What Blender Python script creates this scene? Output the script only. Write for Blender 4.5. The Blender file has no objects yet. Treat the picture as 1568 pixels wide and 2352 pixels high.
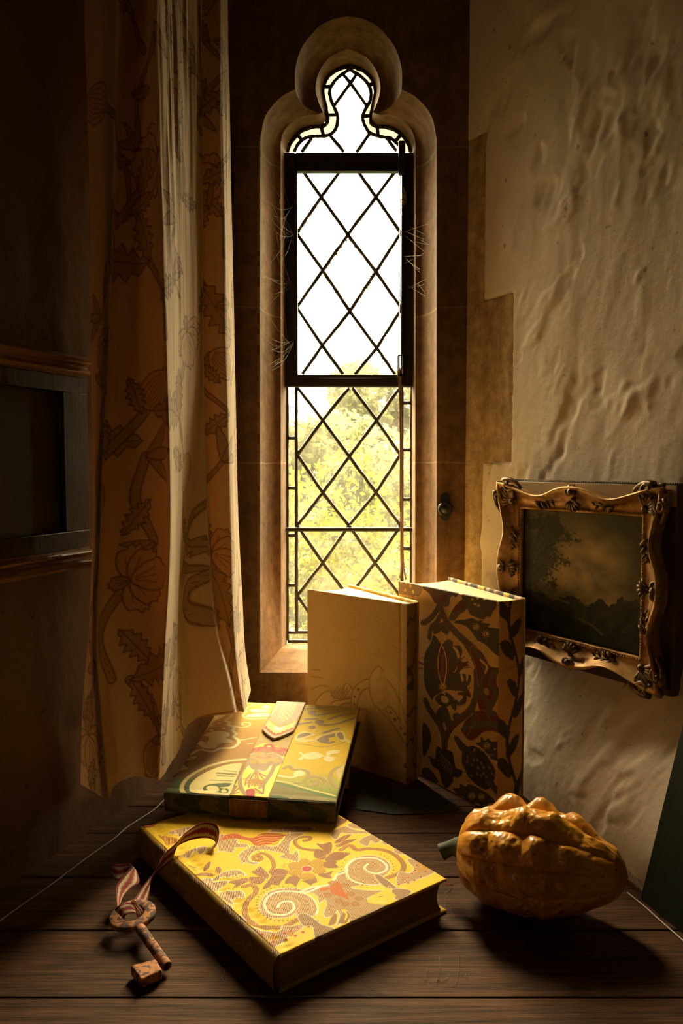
import bpy, bmesh, math, random
import numpy as np
from mathutils import Vector, Matrix

random.seed(7)
rng = np.random.RandomState(7)
S = bpy.context.scene
COL = S.collection

# ------------------------------------------------------------------ camera
FPX, CX, CY, HOR = 1780.0, 784.0, 1176.0, 1065.0
CAMZ = 0.55
PITCH = math.atan((CY - HOR) / FPX)
cam_d = bpy.data.cameras.new('camera')
cam = bpy.data.objects.new('camera', cam_d)
COL.objects.link(cam)
cam.location = (0, 0, CAMZ)
cam.rotation_euler = (math.pi / 2 - PITCH, 0, 0)
cam_d.sensor_fit = 'VERTICAL'
cam_d.sensor_height = 36.0
cam_d.lens = FPX / 2352.0 * 36.0
cam_d.clip_start = 0.02
cam_d.clip_end = 300
cam_d.dof.use_dof = True
cam_d.dof.focus_distance = 1.1
cam_d.dof.aperture_fstop = 26.0
S.camera = cam

# ------------------------------------------------------------------ sky: thin bright cloud, brightest high in front of the window
w = bpy.data.worlds.new('sky')
S.world = w
w.use_nodes = True
nt = w.node_tree
nt.nodes.clear()
N = nt.nodes.new
L = nt.links.new
tc = N('ShaderNodeTexCoord')
SUNDIR = Vector((-0.04, math.cos(math.radians(42)), math.sin(math.radians(42)))).normalized()
dp = N('ShaderNodeVectorMath'); dp.operation = 'DOT_PRODUCT'
dp.inputs[1].default_value = SUNDIR
L(tc.outputs['Generated'], dp.inputs[0])
mx = N('ShaderNodeMath'); mx.operation = 'MAXIMUM'; mx.inputs[1].default_value = 0.0
L(dp.outputs['Value'], mx.inputs[0])
pw = N('ShaderNodeMath'); pw.operation = 'POWER'; pw.inputs[1].default_value = 5.0
L(mx.outputs[0], pw.inputs[0])
ml = N('ShaderNodeMath'); ml.operation = 'MULTIPLY_ADD'
ml.inputs[1].default_value = 62.0      # glow of the sun behind thin cloud
ml.inputs[2].default_value = 2.2       # the rest of the sky
L(pw.outputs[0], ml.inputs[0])
bg = N('ShaderNodeBackground')
bg.inputs['Color'].default_value = (1.0, 0.82, 0.50, 1)
L(ml.outputs[0], bg.inputs['Strength'])
wo = N('ShaderNodeOutputWorld')
L(bg.outputs[0], wo.inputs['Surface'])

# added warm fill light, unseen behind the camera and to the left
ld = bpy.data.lights.new('room_fill_light', 'AREA')
ld.shape = 'RECTANGLE'; ld.size = 0.35; ld.size_y = 0.9
ld.energy = 0.5
ld.color = (1.0, 0.66, 0.32)
lo = bpy.data.objects.new('room_fill_light', ld)
COL.objects.link(lo)
lo.location = (-1.05, -0.75, 0.95)
lo.rotation_euler = (Vector((0.15, 1.3, 0.35)) - Vector(lo.location)).to_track_quat('-Z', 'Y').to_euler()

S.view_settings.view_transform = 'Standard'
S.view_settings.look = 'None'
S.view_settings.gamma = 1
S.view_settings.use_curve_mapping = False
S.view_settings.exposure = 0.72

# ------------------------------------------------------------------ pixel -> place
_F = Vector((0, math.cos(PITCH), -math.sin(PITCH)))
_U = Vector((0, math.sin(PITCH), math.cos(PITCH)))
def ray(px, py):
    return _F + Vector((1, 0, 0)) * ((px - CX) / FPX) + _U * ((CY - py) / FPX)
def on_y(px, py, y):
    d = ray(px, py); return Vector((0, 0, CAMZ)) + d * (y / d.y)
def on_z(px, py, z):
    d = ray(px, py); return Vector((0, 0, CAMZ)) + d * ((z - CAMZ) / d.z)
def on_plane(px, py, o, n):
    d = ray(px, py); c = Vector((0, 0, CAMZ)); return c + d * ((o - c).dot(n) / d.dot(n))

# ------------------------------------------------------------------ materials
def mat(name, color=(0.5, 0.5, 0.5), rough=0.6, spec=0.5, metal=0.0, coat=0.0):
    m = bpy.data.materials.new(name); m.use_nodes = True
    b = m.node_tree.nodes['Principled BSDF']
    b.inputs['Base Color'].default_value = (*color, 1)
    b.inputs['Roughness'].default_value = rough
    b.inputs['Metallic'].default_value = metal
    b.inputs['Specular IOR Level'].default_value = spec
    b.inputs['Coat Weight'].default_value = coat
    return m
class NT:
    def __init__(s, m):
        s.m = m; s.t = m.node_tree; s.b = s.t.nodes['Principled BSDF']
    def n(s, typ, **kw):
        x = s.t.nodes.new(typ)
        for k, v in kw.items():
            if k.startswith('i_'):
                x.inputs[k[2:].replace('_', ' ')].default_value = v
            else: setattr(x, k, v)
        return x
    def l(s, a, b): s.t.links.new(a, b)
    def coords(s, scale=(1, 1, 1), rot=(0, 0, 0), kind='Object'):
        t = s.n('ShaderNodeTexCoord'); mp = s.n('ShaderNodeMapping')
        mp.inputs['Scale'].default_value = scale; mp.inputs['Rotation'].default_value = rot
        s.l(t.outputs[kind], mp.inputs['Vector']); return mp.outputs[0]
    def noise(s, vec, scale, detail=4, rough=0.55, dist=0.0):
        x = s.n('ShaderNodeTexNoise'); x.inputs['Scale'].default_value = scale
        x.inputs['Detail'].default_value = detail; x.inputs['Roughness'].default_value = rough
        x.inputs['Distortion'].default_value = dist
        if vec is not None: s.l(vec, x.inputs['Vector'])
        return x.outputs['Fac']
    def ramp(s, fac, stops):
        x = s.n('ShaderNodeValToRGB'); r = x.color_ramp
        while len(r.elements) < len(stops): r.elements.new(0.5)
        for e, (p, c) in zip(r.elements, stops):
            e.position = p; e.color = (*c, 1) if len(c) == 3 else c
        s.l(fac, x.inputs['Fac']); return x.outputs['Color']
    def mix(s, fac, a, b, mode='MIX'):
        x = s.n('ShaderNodeMix', data_type='RGBA', blend_type=mode)
        for v, k in ((fac, 0), (a, 6), (b, 7)):
            if hasattr(v, 'links'): s.l(v, x.inputs[k])
            else: x.inputs[k].default_value = v if k == 0 else (*v, 1)
        return x.outputs[2]
    def math(s, op, a, b=0.0, c=None):
        x = s.n('ShaderNodeMath', operation=op)
        for i, v in enumerate((a, b, c)):
            if v is None: continue
            if hasattr(v, 'links'): s.l(v, x.inputs[i])
            else: x.inputs[i].default_value = v
        return x.outputs[0]
    def bump(s, h, dist=0.002, strength=1.0, prev=None):
        x = s.n('ShaderNodeBump'); x.inputs['Distance'].default_value = dist
        x.inputs['Strength'].default_value = strength
        s.l(h, x.inputs['Height'])
        if prev is not None: s.l(prev, x.inputs['Normal'])
        s.l(x.outputs[0], s.b.inputs['Normal']); return x.outputs[0]
    def color(s, c): s.l(c, s.b.inputs['Base Color'])

# stone
def make_stone(name, base=(0.36, 0.235, 0.115), joints=()):
    m = mat(name, base, 0.9, 0.2); t = NT(m)
    v = t.coords()
    n1 = t.noise(v, 5, 6, 0.65); n2 = t.noise(v, 300, 3, 0.6); n3 = t.noise(v, 40, 4, 0.6)
    c = t.ramp(n1, [(0.3, tuple(x * 0.6 for x in base)), (0.55, base), (0.75, tuple(min(1, x * 1.35) for x in base))])
    c = t.mix(0.35, c, t.ramp(n2, [(0.3, (0.25, 0.2, 0.15)), (0.7, (1, 0.9, 0.75))]), 'MULTIPLY')
    c = t.mix(0.6, c, t.ramp(n3, [(0.35, (0.55, 0.5, 0.45)), (0.6, (1, 1, 1))]), 'MULTIPLY')
    vs = t.coords((7, 7, 0.6))
    st = t.noise(vs, 6, 5, 0.6)
    c = t.mix(0.5, c, t.ramp(st, [(0.35, (0.45, 0.38, 0.3)), (0.6, (1, 1, 1))]), 'MULTIPLY')
    h = t.math('ADD', t.math('MULTIPLY', n2, 0.35), n3)
    if joints:
        tcn = t.n('ShaderNodeTexCoord'); sp = t.n('ShaderNodeSeparateXYZ')
        t.l(tcn.outputs['Object'], sp.inputs[0])
        wob = t.math('MULTIPLY', t.math('SUBTRACT', t.noise(v, 14, 3), 0.5), 0.008)
        z = t.math('ADD', sp.outputs['Z'], wob)
        tot = None
        for jz in joints:
            d = t.math('ABSOLUTE', t.math('SUBTRACT', z, jz))
            k = t.math('LESS_THAN', d, 0.0016)
            tot = k if tot is None else t.math('MAXIMUM', tot, k)
        c = t.mix(t.math('MULTIPLY', tot, 0.22), c, (0.50, 0.36, 0.20))
        h = t.math('SUBTRACT', h, t.math('MULTIPLY', tot, 1.5))
    t.color(c); t.bump(h, 0.0012, 0.9)
    return m

def make_plaster(name, base, streak=True):
    m = mat(name, base, 0.72, 0.25); t = NT(m)
    v = t.coords((1, 1, 0.35)); n1 = t.noise(v, 6, 5, 0.6); n2 = t.noise(t.coords(), 110, 4, 0.6)
    c = t.ramp(n1, [(0.3, tuple(x * 0.82 for x in base)), (0.6, base), (0.8, tuple(min(1, x * 1.1) for x in base))])
    sp = t.noise(t.coords(), 60, 2, 0.5)
    c = t.mix(t.ramp(sp, [(0.70, (0, 0, 0)), (0.74, (1, 1, 1))]), c, tuple(x * 0.55 for x in base))
    t.color(c)
    t.bump(t.math('ADD', t.math('MULTIPLY', n2, 0.4), t.noise(t.coords((1, 1, 0.4)), 34, 5, 0.6)), 0.0022, 0.6)
    return m

def make_wood(name, c0, c1, rough=0.42, along='X', coat=0.15, attr=True):
    m = mat(name, c1, rough, 0.5, coat=coat); t = NT(m)
    sc = {'X': (1.2, 40, 40), 'Y': (40, 1.2, 40), 'Z': (40, 40, 1.2)}[along]
    vec = t.coords(sc)
    if attr:
        a = t.n('ShaderNodeAttribute'); a.attribute_name = 'rnd'
        ad = t.n('ShaderNodeVectorMath', operation='MULTIPLY_ADD')
        t.l(a.outputs['Vector'], ad.inputs[0]); ad.inputs[1].default_value = (13, 17, 19); t.l(vec, ad.inputs[2])
        vec = ad.outputs[0]
    g = t.noise(vec, 3.2, 7, 0.68, 0.6)
    g2 = t.noise(vec, 14, 5, 0.75, 0.3)
    big = t.noise(t.coords(), 7, 4, 0.6)
    f = t.math('ADD', t.math('MULTIPLY', g, 0.5), t.math('MULTIPLY', g2, 0.5))
    c = t.ramp(f, [(0.36, c0), (0.50, tuple((x + y) / 2 for x, y in zip(c0, c1))), (0.62, c1), (0.75, tuple(min(1, x * 1.7) for x in c1))])
    c = t.mix(0.75, c, t.ramp(big, [(0.3, (0.38, 0.34, 0.3)), (0.62, (1, 1, 1))]), 'MULTIPLY')
    t.color(c)
    r = t.ramp(g2, [(0.3, (rough + .25,) * 3), (0.7, (rough,) * 3)])
    t.l(r, t.b.inputs['Roughness'])
    t.bump(f, 0.0012, 0.8)
    return m

def make_fabric(name, rough=0.75, period=0.0016, ang=0.0, dark=0.5, sheen=0.3, weave=0.0004, tint=(0.45, 0.25, 0.12), translucent=0.0):
    """colour from the woven design in attribute 'dye'; its alpha says where the coarse ribbed thread shows"""
    m = mat(name, (0.5, 0.5, 0.5), rough, 0.2); t = NT(m)
    a = t.n('ShaderNodeAttribute'); a.attribute_name = 'dye'
    tcn = t.n('ShaderNodeTexCoord'); mp = t.n('ShaderNodeMapping'); mp.inputs['Rotation'].default_value = (0, 0, ang)
    t.l(tcn.outputs['Object'], mp.inputs['Vector'])
    sp = t.n('ShaderNodeSeparateXYZ'); t.l(mp.outputs[0], sp.inputs[0])
    s1 = t.math('SINE', t.math('MULTIPLY', sp.outputs['X'], 2 * math.pi / period))
    s01 = t.math('MULTIPLY_ADD', s1, 0.5, 0.5)
    st = t.ramp(s01, [(0.3, (0, 0, 0)), (0.6, (1, 1, 1))])
    k = t.math('MULTIPLY', t.math('MULTIPLY', st, a.outputs['Alpha']), dark)
    c = t.mix(k, a.outputs['Color'], tint)
    nz = t.noise(t.coords(), 900, 2, 0.6)
    c = t.mix(0.35, c, t.ramp(nz, [(0.3, (0.55, 0.5, 0.45)), (0.6, (1, 1, 1))]), 'MULTIPLY')
    t.color(c)
    t.b.inputs['Sheen Weight'].default_value = sheen
    t.b.inputs['Sheen Roughness'].default_value = 0.4
    wv = t.math('SINE', t.math('MULTIPLY', sp.outputs['Y'], 2 * math.pi / 0.0011))
    h = t.math('ADD', t.math('MULTIPLY', wv, 0.25), t.math('ADD', nz, t.math('MULTIPLY', t.math('MULTIPLY', s1, a.outputs['Alpha']), 0.8)))
    t.bump(h, weave, 0.8)
    return m

# ------------------------------------------------------------------ objects
def tag(o, label=None, cat=None, group=None, kind=None):
    if label: o['label'] = label
    if cat: o['category'] = cat
    if group: o['group'] = group
    if kind: o['kind'] = kind
    return o
def empty(name, matrix, parent=None):
    o = bpy.data.objects.new(name, None); COL.objects.link(o)
    o.empty_display_size = 0.02
    o.matrix_world = matrix if isinstance(matrix, Matrix) else Matrix.Translation(Vector(matrix))
    if parent: o.parent = parent
    return o
WM = {}
def root(name, m, label, cat, group=None, kind=None):
    m = m if isinstance(m, Matrix) else Matrix.Translation(Vector(m))
    o = empty(name, m); WM[o.name] = m
    return tag(o, label, cat, group, kind)
def frame(o, u, v, n):
    m = Matrix.Identity(4)
    for i, a in enumerate((u, v, n, o)):
        for k in range(3): m[k][i] = a[k]
    return m

class MB:
    def __init__(s): s.v = []; s.f = []; s.m = []; s.c = {}; s.r = {}
    def add(s, verts, faces, mi=0, col=None, rnd=None):
        b = len(s.v); s.v.extend([tuple(x) for x in verts])
        s.f.extend([tuple(i + b for i in f) for f in faces]); s.m.extend([mi] * len(faces))
        if col is not None:
            for i in range(b, len(s.v)): s.c[i] = col
        if rnd is not None:
            for i in range(b, len(s.v)): s.r[i] = rnd
        return b
    def box(s, lo, hi, mi=0, M=None, col=None, rnd=None):
        v = [(x, y, z) for x in (lo[0], hi[0]) for y in (lo[1], hi[1]) for z in (lo[2], hi[2])]
        if M is not None: v = [M @ Vector(p) for p in v]
        s.add(v, [(0, 1, 3, 2), (4, 6, 7, 5), (0, 4, 5, 1), (2, 3, 7, 6), (0, 2, 6, 4), (1, 5, 7, 3)], mi, col, rnd)
    def prism(s, poly, d, mi=0, M=None, col=None, rnd=None):
        """poly: 3-D points of one face, d: extrusion vector"""
        n = len(poly); d = Vector(d)
        v = [Vector(p) for p in poly] + [Vector(p) + d for p in poly]
        if M is not None: v = [M @ p for p in v]
        f = [tuple(range(n))[::-1], tuple(range(n, 2 * n))] + [(i, (i + 1) % n, n + (i + 1) % n, n + i) for i in range(n)]
        s.add(v, f, mi, col, rnd)
    def tube(s, pts, r, seg=8, mi=0, closed=False, flat=1.0, col=None, cap=True, up=None):
        pts = [Vector(p) for p in pts]; n = len(pts)
        rs = r if hasattr(r, '__len__') else [r] * n
        T = []
        for i in range(n):
            a = pts[(i - 1) % n] if (closed or i > 0) else pts[i]
            b = pts[(i + 1) % n] if (closed or i < n - 1) else pts[i]
            t = (b - a); T.append(t.normalized() if t.length > 1e-9 else Vector((0, 0, 1)))
        ref = Vector(up) if up is not None else (Vector((0, 0, 1)) if abs(T[0].z) < 0.9 else Vector((1, 0, 0)))
        vs = []; nrm = (ref - T[0] * ref.dot(T[0])).normalized()
        for i in range(n):
            if up is not None: nrm = (ref - T[i] * ref.dot(T[i]))
            else: nrm = nrm - T[i] * nrm.dot(T[i])
            if nrm.length < 1e-6: nrm = T[i].orthogonal()
            nrm.normalize(); b = T[i].cross(nrm)
            for k in range(seg):
                a = 2 * math.pi * k / seg
                vs.append(pts[i] + nrm * math.cos(a) * rs[i] * flat + b * math.sin(a) * rs[i])
        f = []
        for i in range(n if closed else n - 1):
            j = (i + 1) % n
            for k in range(seg):
                l = (k + 1) % seg
                f.append((i * seg + k, i * seg + l, j * seg + l, j * seg + k))
        if cap and not closed:
            f.append(tuple(range(seg))[::-1]); f.append(tuple((n - 1) * seg + k for k in range(seg)))
        s.add(vs, f, mi, col)
    def ball(s, c, r, mi=0, M=None, nu=12, nv=8, col=None):
        r = r if hasattr(r, '__len__') else (r, r, r)
        vs = []; f = []
        for j in range(nv + 1):
            th = math.pi * j / nv
            for i in range(nu):
                ph = 2 * math.pi * i / nu
                p = Vector((r[0] * math.sin(th) * math.cos(ph), r[1] * math.sin(th) * math.sin(ph), r[2] * math.cos(th)))
                if M is not None: p = M @ p
                vs.append(p + Vector(c))
        for j in range(nv):
            for i in range(nu):
                k = (i + 1) % nu
                f.append((j * nu + i, (j + 1) * nu + i, (j + 1) * nu + k, j * nu + k))
        s.add(vs, f, mi, col)
    def lathe(s, prof, M, seg=28, mi=0, col=None):
        """prof: (radius, height) pairs about local Z"""
        vs = []; f = []
        for (r, h) in prof:
            for k in range(seg):
                a = 2 * math.pi * k / seg; vs.append(M @ Vector((r * math.cos(a), r * math.sin(a), h)))
        for i in range(len(prof) - 1):
            for k in range(seg):
                l = (k + 1) % seg; f.append((i * seg + k, i * seg + l, (i + 1) * seg + l, (i + 1) * seg + k))
        s.add(vs, f, mi, col)
    def grid(s, P, mi=0, col=None, closeu=False):
        P = np.asarray(P); a, b = P.shape[:2]; f = []
        for i in range(a if closeu else a - 1):
            j = (i + 1) % a
            for k in range(b - 1): f.append((i * b + k, j * b + k, j * b + k + 1, i * b + k + 1))
        s.add(P.reshape(-1, 3).tolist(), f, mi, col)
    def build(s, name, mats, parent=None, smooth=False, bevel=0.0, world=False, segs=2, angle=40, weld=False):
        me = bpy.data.meshes.new(name)
        v = s.v
        if parent is not None and world:
            inv = WM[parent.name].inverted() if parent.name in WM else Matrix.Identity(4)
            v = [tuple(inv @ Vector(p)) for p in v]
        me.from_pydata([tuple(p) for p in v], [], s.f)
        for m in (mats if isinstance(mats, (list, tuple)) else [mats]): me.materials.append(m)
        me.polygons.foreach_set('material_index', s.m)
        if s.c:
            a = me.color_attributes.new('dye', 'FLOAT_COLOR', 'POINT')
            arr = np.ones((len(v), 4), np.float32) * 0.5
            for i, c in s.c.items(): arr[i, :len(c)] = c
            a.data.foreach_set('color', arr.ravel())
        if s.r:
            a = me.attributes.new('rnd', 'FLOAT_VECTOR', 'POINT')
            arr = np.zeros((len(v), 3), np.float32)
            for i, c in s.r.items(): arr[i] = c
            a.data.foreach_set('vector', arr.ravel())
        bm = bmesh.new(); bm.from_mesh(me)
        if weld: bmesh.ops.remove_doubles(bm, verts=bm.verts, dist=1e-5)
        bmesh.ops.recalc_face_normals(bm, faces=bm.faces)
        bm.to_mesh(me); bm.free()
        o = bpy.data.objects.new(name, me); COL.objects.link(o)
        if parent is not None:
            o.parent = parent
            WM[o.name] = WM.get(parent.name, Matrix.Identity(4))
        if bevel > 0:
            md = o.modifiers.new('bevel', 'BEVEL'); md.width = bevel; md.segments = segs
            md.limit_method = 'ANGLE'; md.angle_limit = math.radians(35)
        if smooth or bevel > 0:
            me.polygons.foreach_set('use_smooth', [True] * len(me.polygons))
            if not (smooth is True and bevel == 0 and angle >= 180):
                me.set_sharp_from_angle(angle=math.radians(angle))
        return o

def np_mesh(name, P, F, mats, parent=None, dye=None, smooth=True, mi=None, extra=None):
    """P (n,3), F (m,4) arrays"""
    me = bpy.data.meshes.new(name)
    P = np.asarray(P, np.float32); F = np.asarray(F, np.int32)
    me.vertices.add(len(P)); me.vertices.foreach_set('co', P.ravel())
    k = F.shape[1]
    me.loops.add(F.size); me.loops.foreach_set('vertex_index', F.ravel())
    me.polygons.add(len(F)); me.polygons.foreach_set('loop_start', np.arange(0, F.size, k, dtype=np.int32))
    try: me.polygons.foreach_set('loop_total', np.full(len(F), k, np.int32))
    except Exception: pass
    me.update(calc_edges=True)
    for m in (mats if isinstance(mats, (list, tuple)) else [mats]): me.materials.append(m)
    if mi is not None: me.polygons.foreach_set('material_index', np.asarray(mi, np.int32))
    if smooth: me.polygons.foreach_set('use_smooth', np.ones(len(F), bool))
    if dye is not None:
        a = me.color_attributes.new('dye', 'FLOAT_COLOR', 'POINT')
        a.data.foreach_set('color', np.asarray(dye, np.float32).ravel())
    me.update()
    o = bpy.data.objects.new(name, me); COL.objects.link(o)
    if parent is not None:
        o.parent = parent; WM[o.name] = WM.get(parent.name, Matrix.Identity(4))
    return o
def gridfaces(a, b, base=0):
    i = np.arange(a - 1)[:, None] * b + np.arange(b - 1)[None, :] + base
    return np.stack([i, i + b, i + b + 1, i + 1], -1).reshape(-1, 4)

# ------------------------------------------------------------------ curves, noise, woven designs
def sm(pts, n=6, closed=False):
    p = [np.array(q, float) for q in pts]; out = []; m = len(p)
    if m < 3: return [tuple(q) for q in p]
    for i in range(m if closed else m - 1):
        p0 = p[(i - 1) % m] if (closed or i > 0) else 2 * p[0] - p[1]
        p1 = p[i]; p2 = p[(i + 1) % m]
        p3 = p[(i + 2) % m] if (closed or i + 2 < m) else 2 * p[-1] - p[-2]
        for k in range(n):
            t = k / n
            out.append(tuple(0.5 * ((2 * p1) + (-p0 + p2) * t + (2 * p0 - 5 * p1 + 4 * p2 - p3) * t * t + (-p0 + 3 * p1 - 3 * p2 + p3) * t ** 3)))
    if not closed: out.append(tuple(p[-1]))
    return out
def resample(pts, n):
    p = np.array(pts, float); d = np.r_[0, np.cumsum(np.linalg.norm(np.diff(p, axis=0), axis=1))]
    t = np.linspace(0, d[-1], n)
    return np.stack([np.interp(t, d, p[:, k]) for k in range(p.shape[1])], 1)
def vnoise(X, Y, seed=0):
    xi = np.floor(X).astype(int); yi = np.floor(Y).astype(int); fx = X - xi; fy = Y - yi
    fx = fx * fx * (3 - 2 * fx); fy = fy * fy * (3 - 2 * fy)
    def h(a, b):
        n = (a * 374761393 + b * 668265263 + seed * 982451653) & 0x7fffffff
        n = ((n ^ (n >> 13)) * 1274126177) & 0x7fffffff
        return ((n ^ (n >> 16)) & 0xffff) / 65535.0
    return (h(xi, yi) * (1 - fx) + h(xi + 1, yi) * fx) * (1 - fy) + (h(xi, yi + 1) * (1 - fx) + h(xi + 1, yi + 1) * fx) * fy
def fbm(X, Y, seed=0, o=4, g=0.5):
    s = 0; a = 1; t = 0
    for i in range(o):
        s = s + a * vnoise(X * 2 ** i, Y * 2 ** i, seed + i * 17); t += a; a *= g
    return s / t
class Cloth:
    """a woven or painted design on a flat panel, w x h metres"""
    def __init__(s, w, h, res, base, hatch=0.0):
        s.w = w; s.h = h; s.nu = int(w / res) + 1; s.nv = int(h / res) + 1
        s.u = np.linspace(0, w, s.nu); s.vv = np.linspace(0, h, s.nv)
        s.rgb = np.ones((s.nu, s.nv, 3)) * np.array(base); s.ha = np.full((s.nu, s.nv), float(hatch))
        s.z = np.zeros((s.nu, s.nv))
    def _win(s, p, pad):
        lo = p.min(0) - pad; hi = p.max(0) + pad
        i0 = max(0, np.searchsorted(s.u, lo[0])); i1 = min(s.nu, np.searchsorted(s.u, hi[0]) + 1)
        j0 = max(0, np.searchsorted(s.vv, lo[1])); j1 = min(s.nv, np.searchsorted(s.vv, hi[1]) + 1)
        return i0, i1, j0, j1
    def put(s, i0, i1, j0, j1, k, col, ha, z):
        k3 = k[..., None]
        s.rgb[i0:i1, j0:j1] = s.rgb[i0:i1, j0:j1] * (1 - k3) + np.array(col) * k3
        if ha is not None: s.ha[i0:i1, j0:j1] = s.ha[i0:i1, j0:j1] * (1 - k) + ha * k
        if z: s.z[i0:i1, j0:j1] = np.maximum(s.z[i0:i1, j0:j1], k * z)
    def fill(s, pts, col, ha=None, z=0.0, smooth=5):
        if smooth: pts = sm(pts, smooth, True)
        p = np.array(pts); i0, i1, j0, j1 = s._win(p, 0.001)
        if i1 <= i0 or j1 <= j0: return
        X = s.u[i0:i1][:, None]; Y = s.vv[j0:j1][None, :]
        ins = np.zeros((i1 - i0, j1 - j0), bool); q = np.roll(p, -1, 0)
        for a, b in zip(p, q):
            if a[1] == b[1]: continue
            c = ((a[1] > Y) != (b[1] > Y)) & (X < (b[0] - a[0]) * (Y - a[1]) / (b[1] - a[1]) + a[0])
            ins ^= c
        s.put(i0, i1, j0, j1, ins.astype(float), col, ha, z)
    def stroke(s, pts, w, col, ha=None, z=0.0, smooth=5, closed=False):
        if smooth: pts = sm(pts, smooth, closed)
        if closed: pts = list(pts) + [pts[0]]
        p = np.array(pts); i0, i1, j0, j1 = s._win(p, w + 0.001)
        if i1 <= i0 or j1 <= j0: return
        X = s.u[i0:i1][:, None]; Y = s.vv[j0:j1][None, :]
        D = np.full((i1 - i0, j1 - j0), 9.0)
        for a, b in zip(p[:-1], p[1:]):
            d = b - a; l2 = max(1e-12, (d * d).sum())
            t = np.clip(((X - a[0]) * d[0] + (Y - a[1]) * d[1]) / l2, 0, 1)
            D = np.minimum(D, np.hypot(X - a[0] - t * d[0], Y - a[1] - t * d[1]))
        r = s.u[1] - s.u[0]
        s.put(i0, i1, j0, j1, np.clip((w / 2 - D) / r + 0.5, 0, 1), col, ha, z)
    def dot(s, c, r, col, ha=None, z=0.0, ry=None):
        a = np.linspace(0, 2 * math.pi, 15)[:-1]
        s.fill([(c[0] + r * math.cos(x), c[1] + (ry or r) * math.sin(x)) for x in a], col, ha, z, smooth=0)
    def sheet(s, name, M, thick, mats, parent, er=0.0015, zf=None, flip=False, round_edges='LRTB'):
        """panel mesh in parent space; M maps (u,v,n)"""
        U, V = np.meshgrid(s.u, s.vv, indexing='ij')
        Z = s.z.copy()
        if zf is not None: Z += zf(U, V)
        big = np.full_like(U, 9.0); d = big
        if 'L' in round_edges: d = np.minimum(d, U)
        if 'R' in round_edges: d = np.minimum(d, s.w - U)
        if 'B' in round_edges: d = np.minimum(d, V)
        if 'T' in round_edges: d = np.minimum(d, s.h - V)
        dd = np.clip(er - d, 0, er); Z -= er - np.sqrt(np.maximum(0, er * er - dd * dd))
        P = np.stack([U, V, Z], -1).reshape(-1, 3)
        a, b = U.shape
        ring = np.concatenate([np.arange(0, a - 1) * b, (a - 1) * b + np.arange(0, b - 1), np.arange(a - 1, 0, -1) * b + b - 1, np.arange(b - 1, 0, -1)])
        F = gridfaces(a, b)
        R = P[ring].copy(); R[:, 2] = -thick; base = len(P); n = len(ring)
        rgb = np.concatenate([s.rgb.reshape(-1, 3), s.rgb.reshape(-1, 3)[ring]])
        ha = np.concatenate([s.ha.ravel(), s.ha.ravel()[ring]])
        P = np.concatenate([P, R]); k = np.arange(n); k2 = (k + 1) % n
        F = np.concatenate([F, np.stack([ring[k], ring[k2], base + k2, base + k], -1)[:, ::-1]])
        # underside
        c = [0, a - 1, a - 1 + b - 1, 2 * (a - 1) + b - 1]
        F = np.concatenate([F, np.array([[base + c[0], base + c[3], base + c[2], base + c[1]]])])
        A = np.array(M)
        P = P @ A[:3, :3].T + A[:3, 3]
        return np_mesh(name, P, F, mats, parent, np.concatenate([rgb, ha[:, None]], 1))

# ================================================================== THE SETTING
D0, D1, DG, DE = 1.50, 1.60, 1.675, 1.76
def wl(y): return -0.436 + 0.39 * (y - 0.994)              # left wall, at height of the seat
def wr(y, z=0.0):                                          # right wall leans out a little as it rises
    t = min(1, max(0, z / 0.28)); t = t * t * (3 - 2 * t)
    return 0.2393 + (0.30 + 0.25 * t) * (D0 - y)
JZ = [on_y(1000, p, D0).z for p in (338, 706, 1063)]
M_stone = make_stone('window_stone', (0.235, 0.132, 0.052), JZ)
M_quoin = make_stone('corner_stone', (0.58, 0.42, 0.235), JZ[:1] + JZ[2:])
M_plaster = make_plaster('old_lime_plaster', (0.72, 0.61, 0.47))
M_plaster_l = make_plaster('dark_brown_plaster', (0.20, 0.125, 0.07))  # dark brown base for the left wall
M_plaster_room = make_plaster('room_plaster', (0.22, 0.15, 0.085))
M_seat = make_wood('seat_oak', (0.008, 0.0032, 0.0012), (0.15, 0.060, 0.019), 0.62, coat=0.0)
M_seat.node_tree.nodes['Principled BSDF'].inputs['Specular IOR Level'].default_value = 0.22
M_darkwood = make_wood('dark_varnished_wood', (0.012, 0.005, 0.003), (0.06, 0.024, 0.011), 0.22, 'Y', 0.4, attr=False)
M_iron = mat('blackened_iron', (0.022, 0.017, 0.012), 0.55, 0.5, 0.3)
t = NT(M_iron); t.bump(t.noise(t.coords(), 160, 4), 0.0008, 0.6)
M_lead = mat('dull_lead', (0.055, 0.045, 0.03), 0.6, 0.4, 0.2)
t = NT(M_lead); t.bump(t.noise(t.coords(), 260, 3), 0.0007, 0.6)

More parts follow.
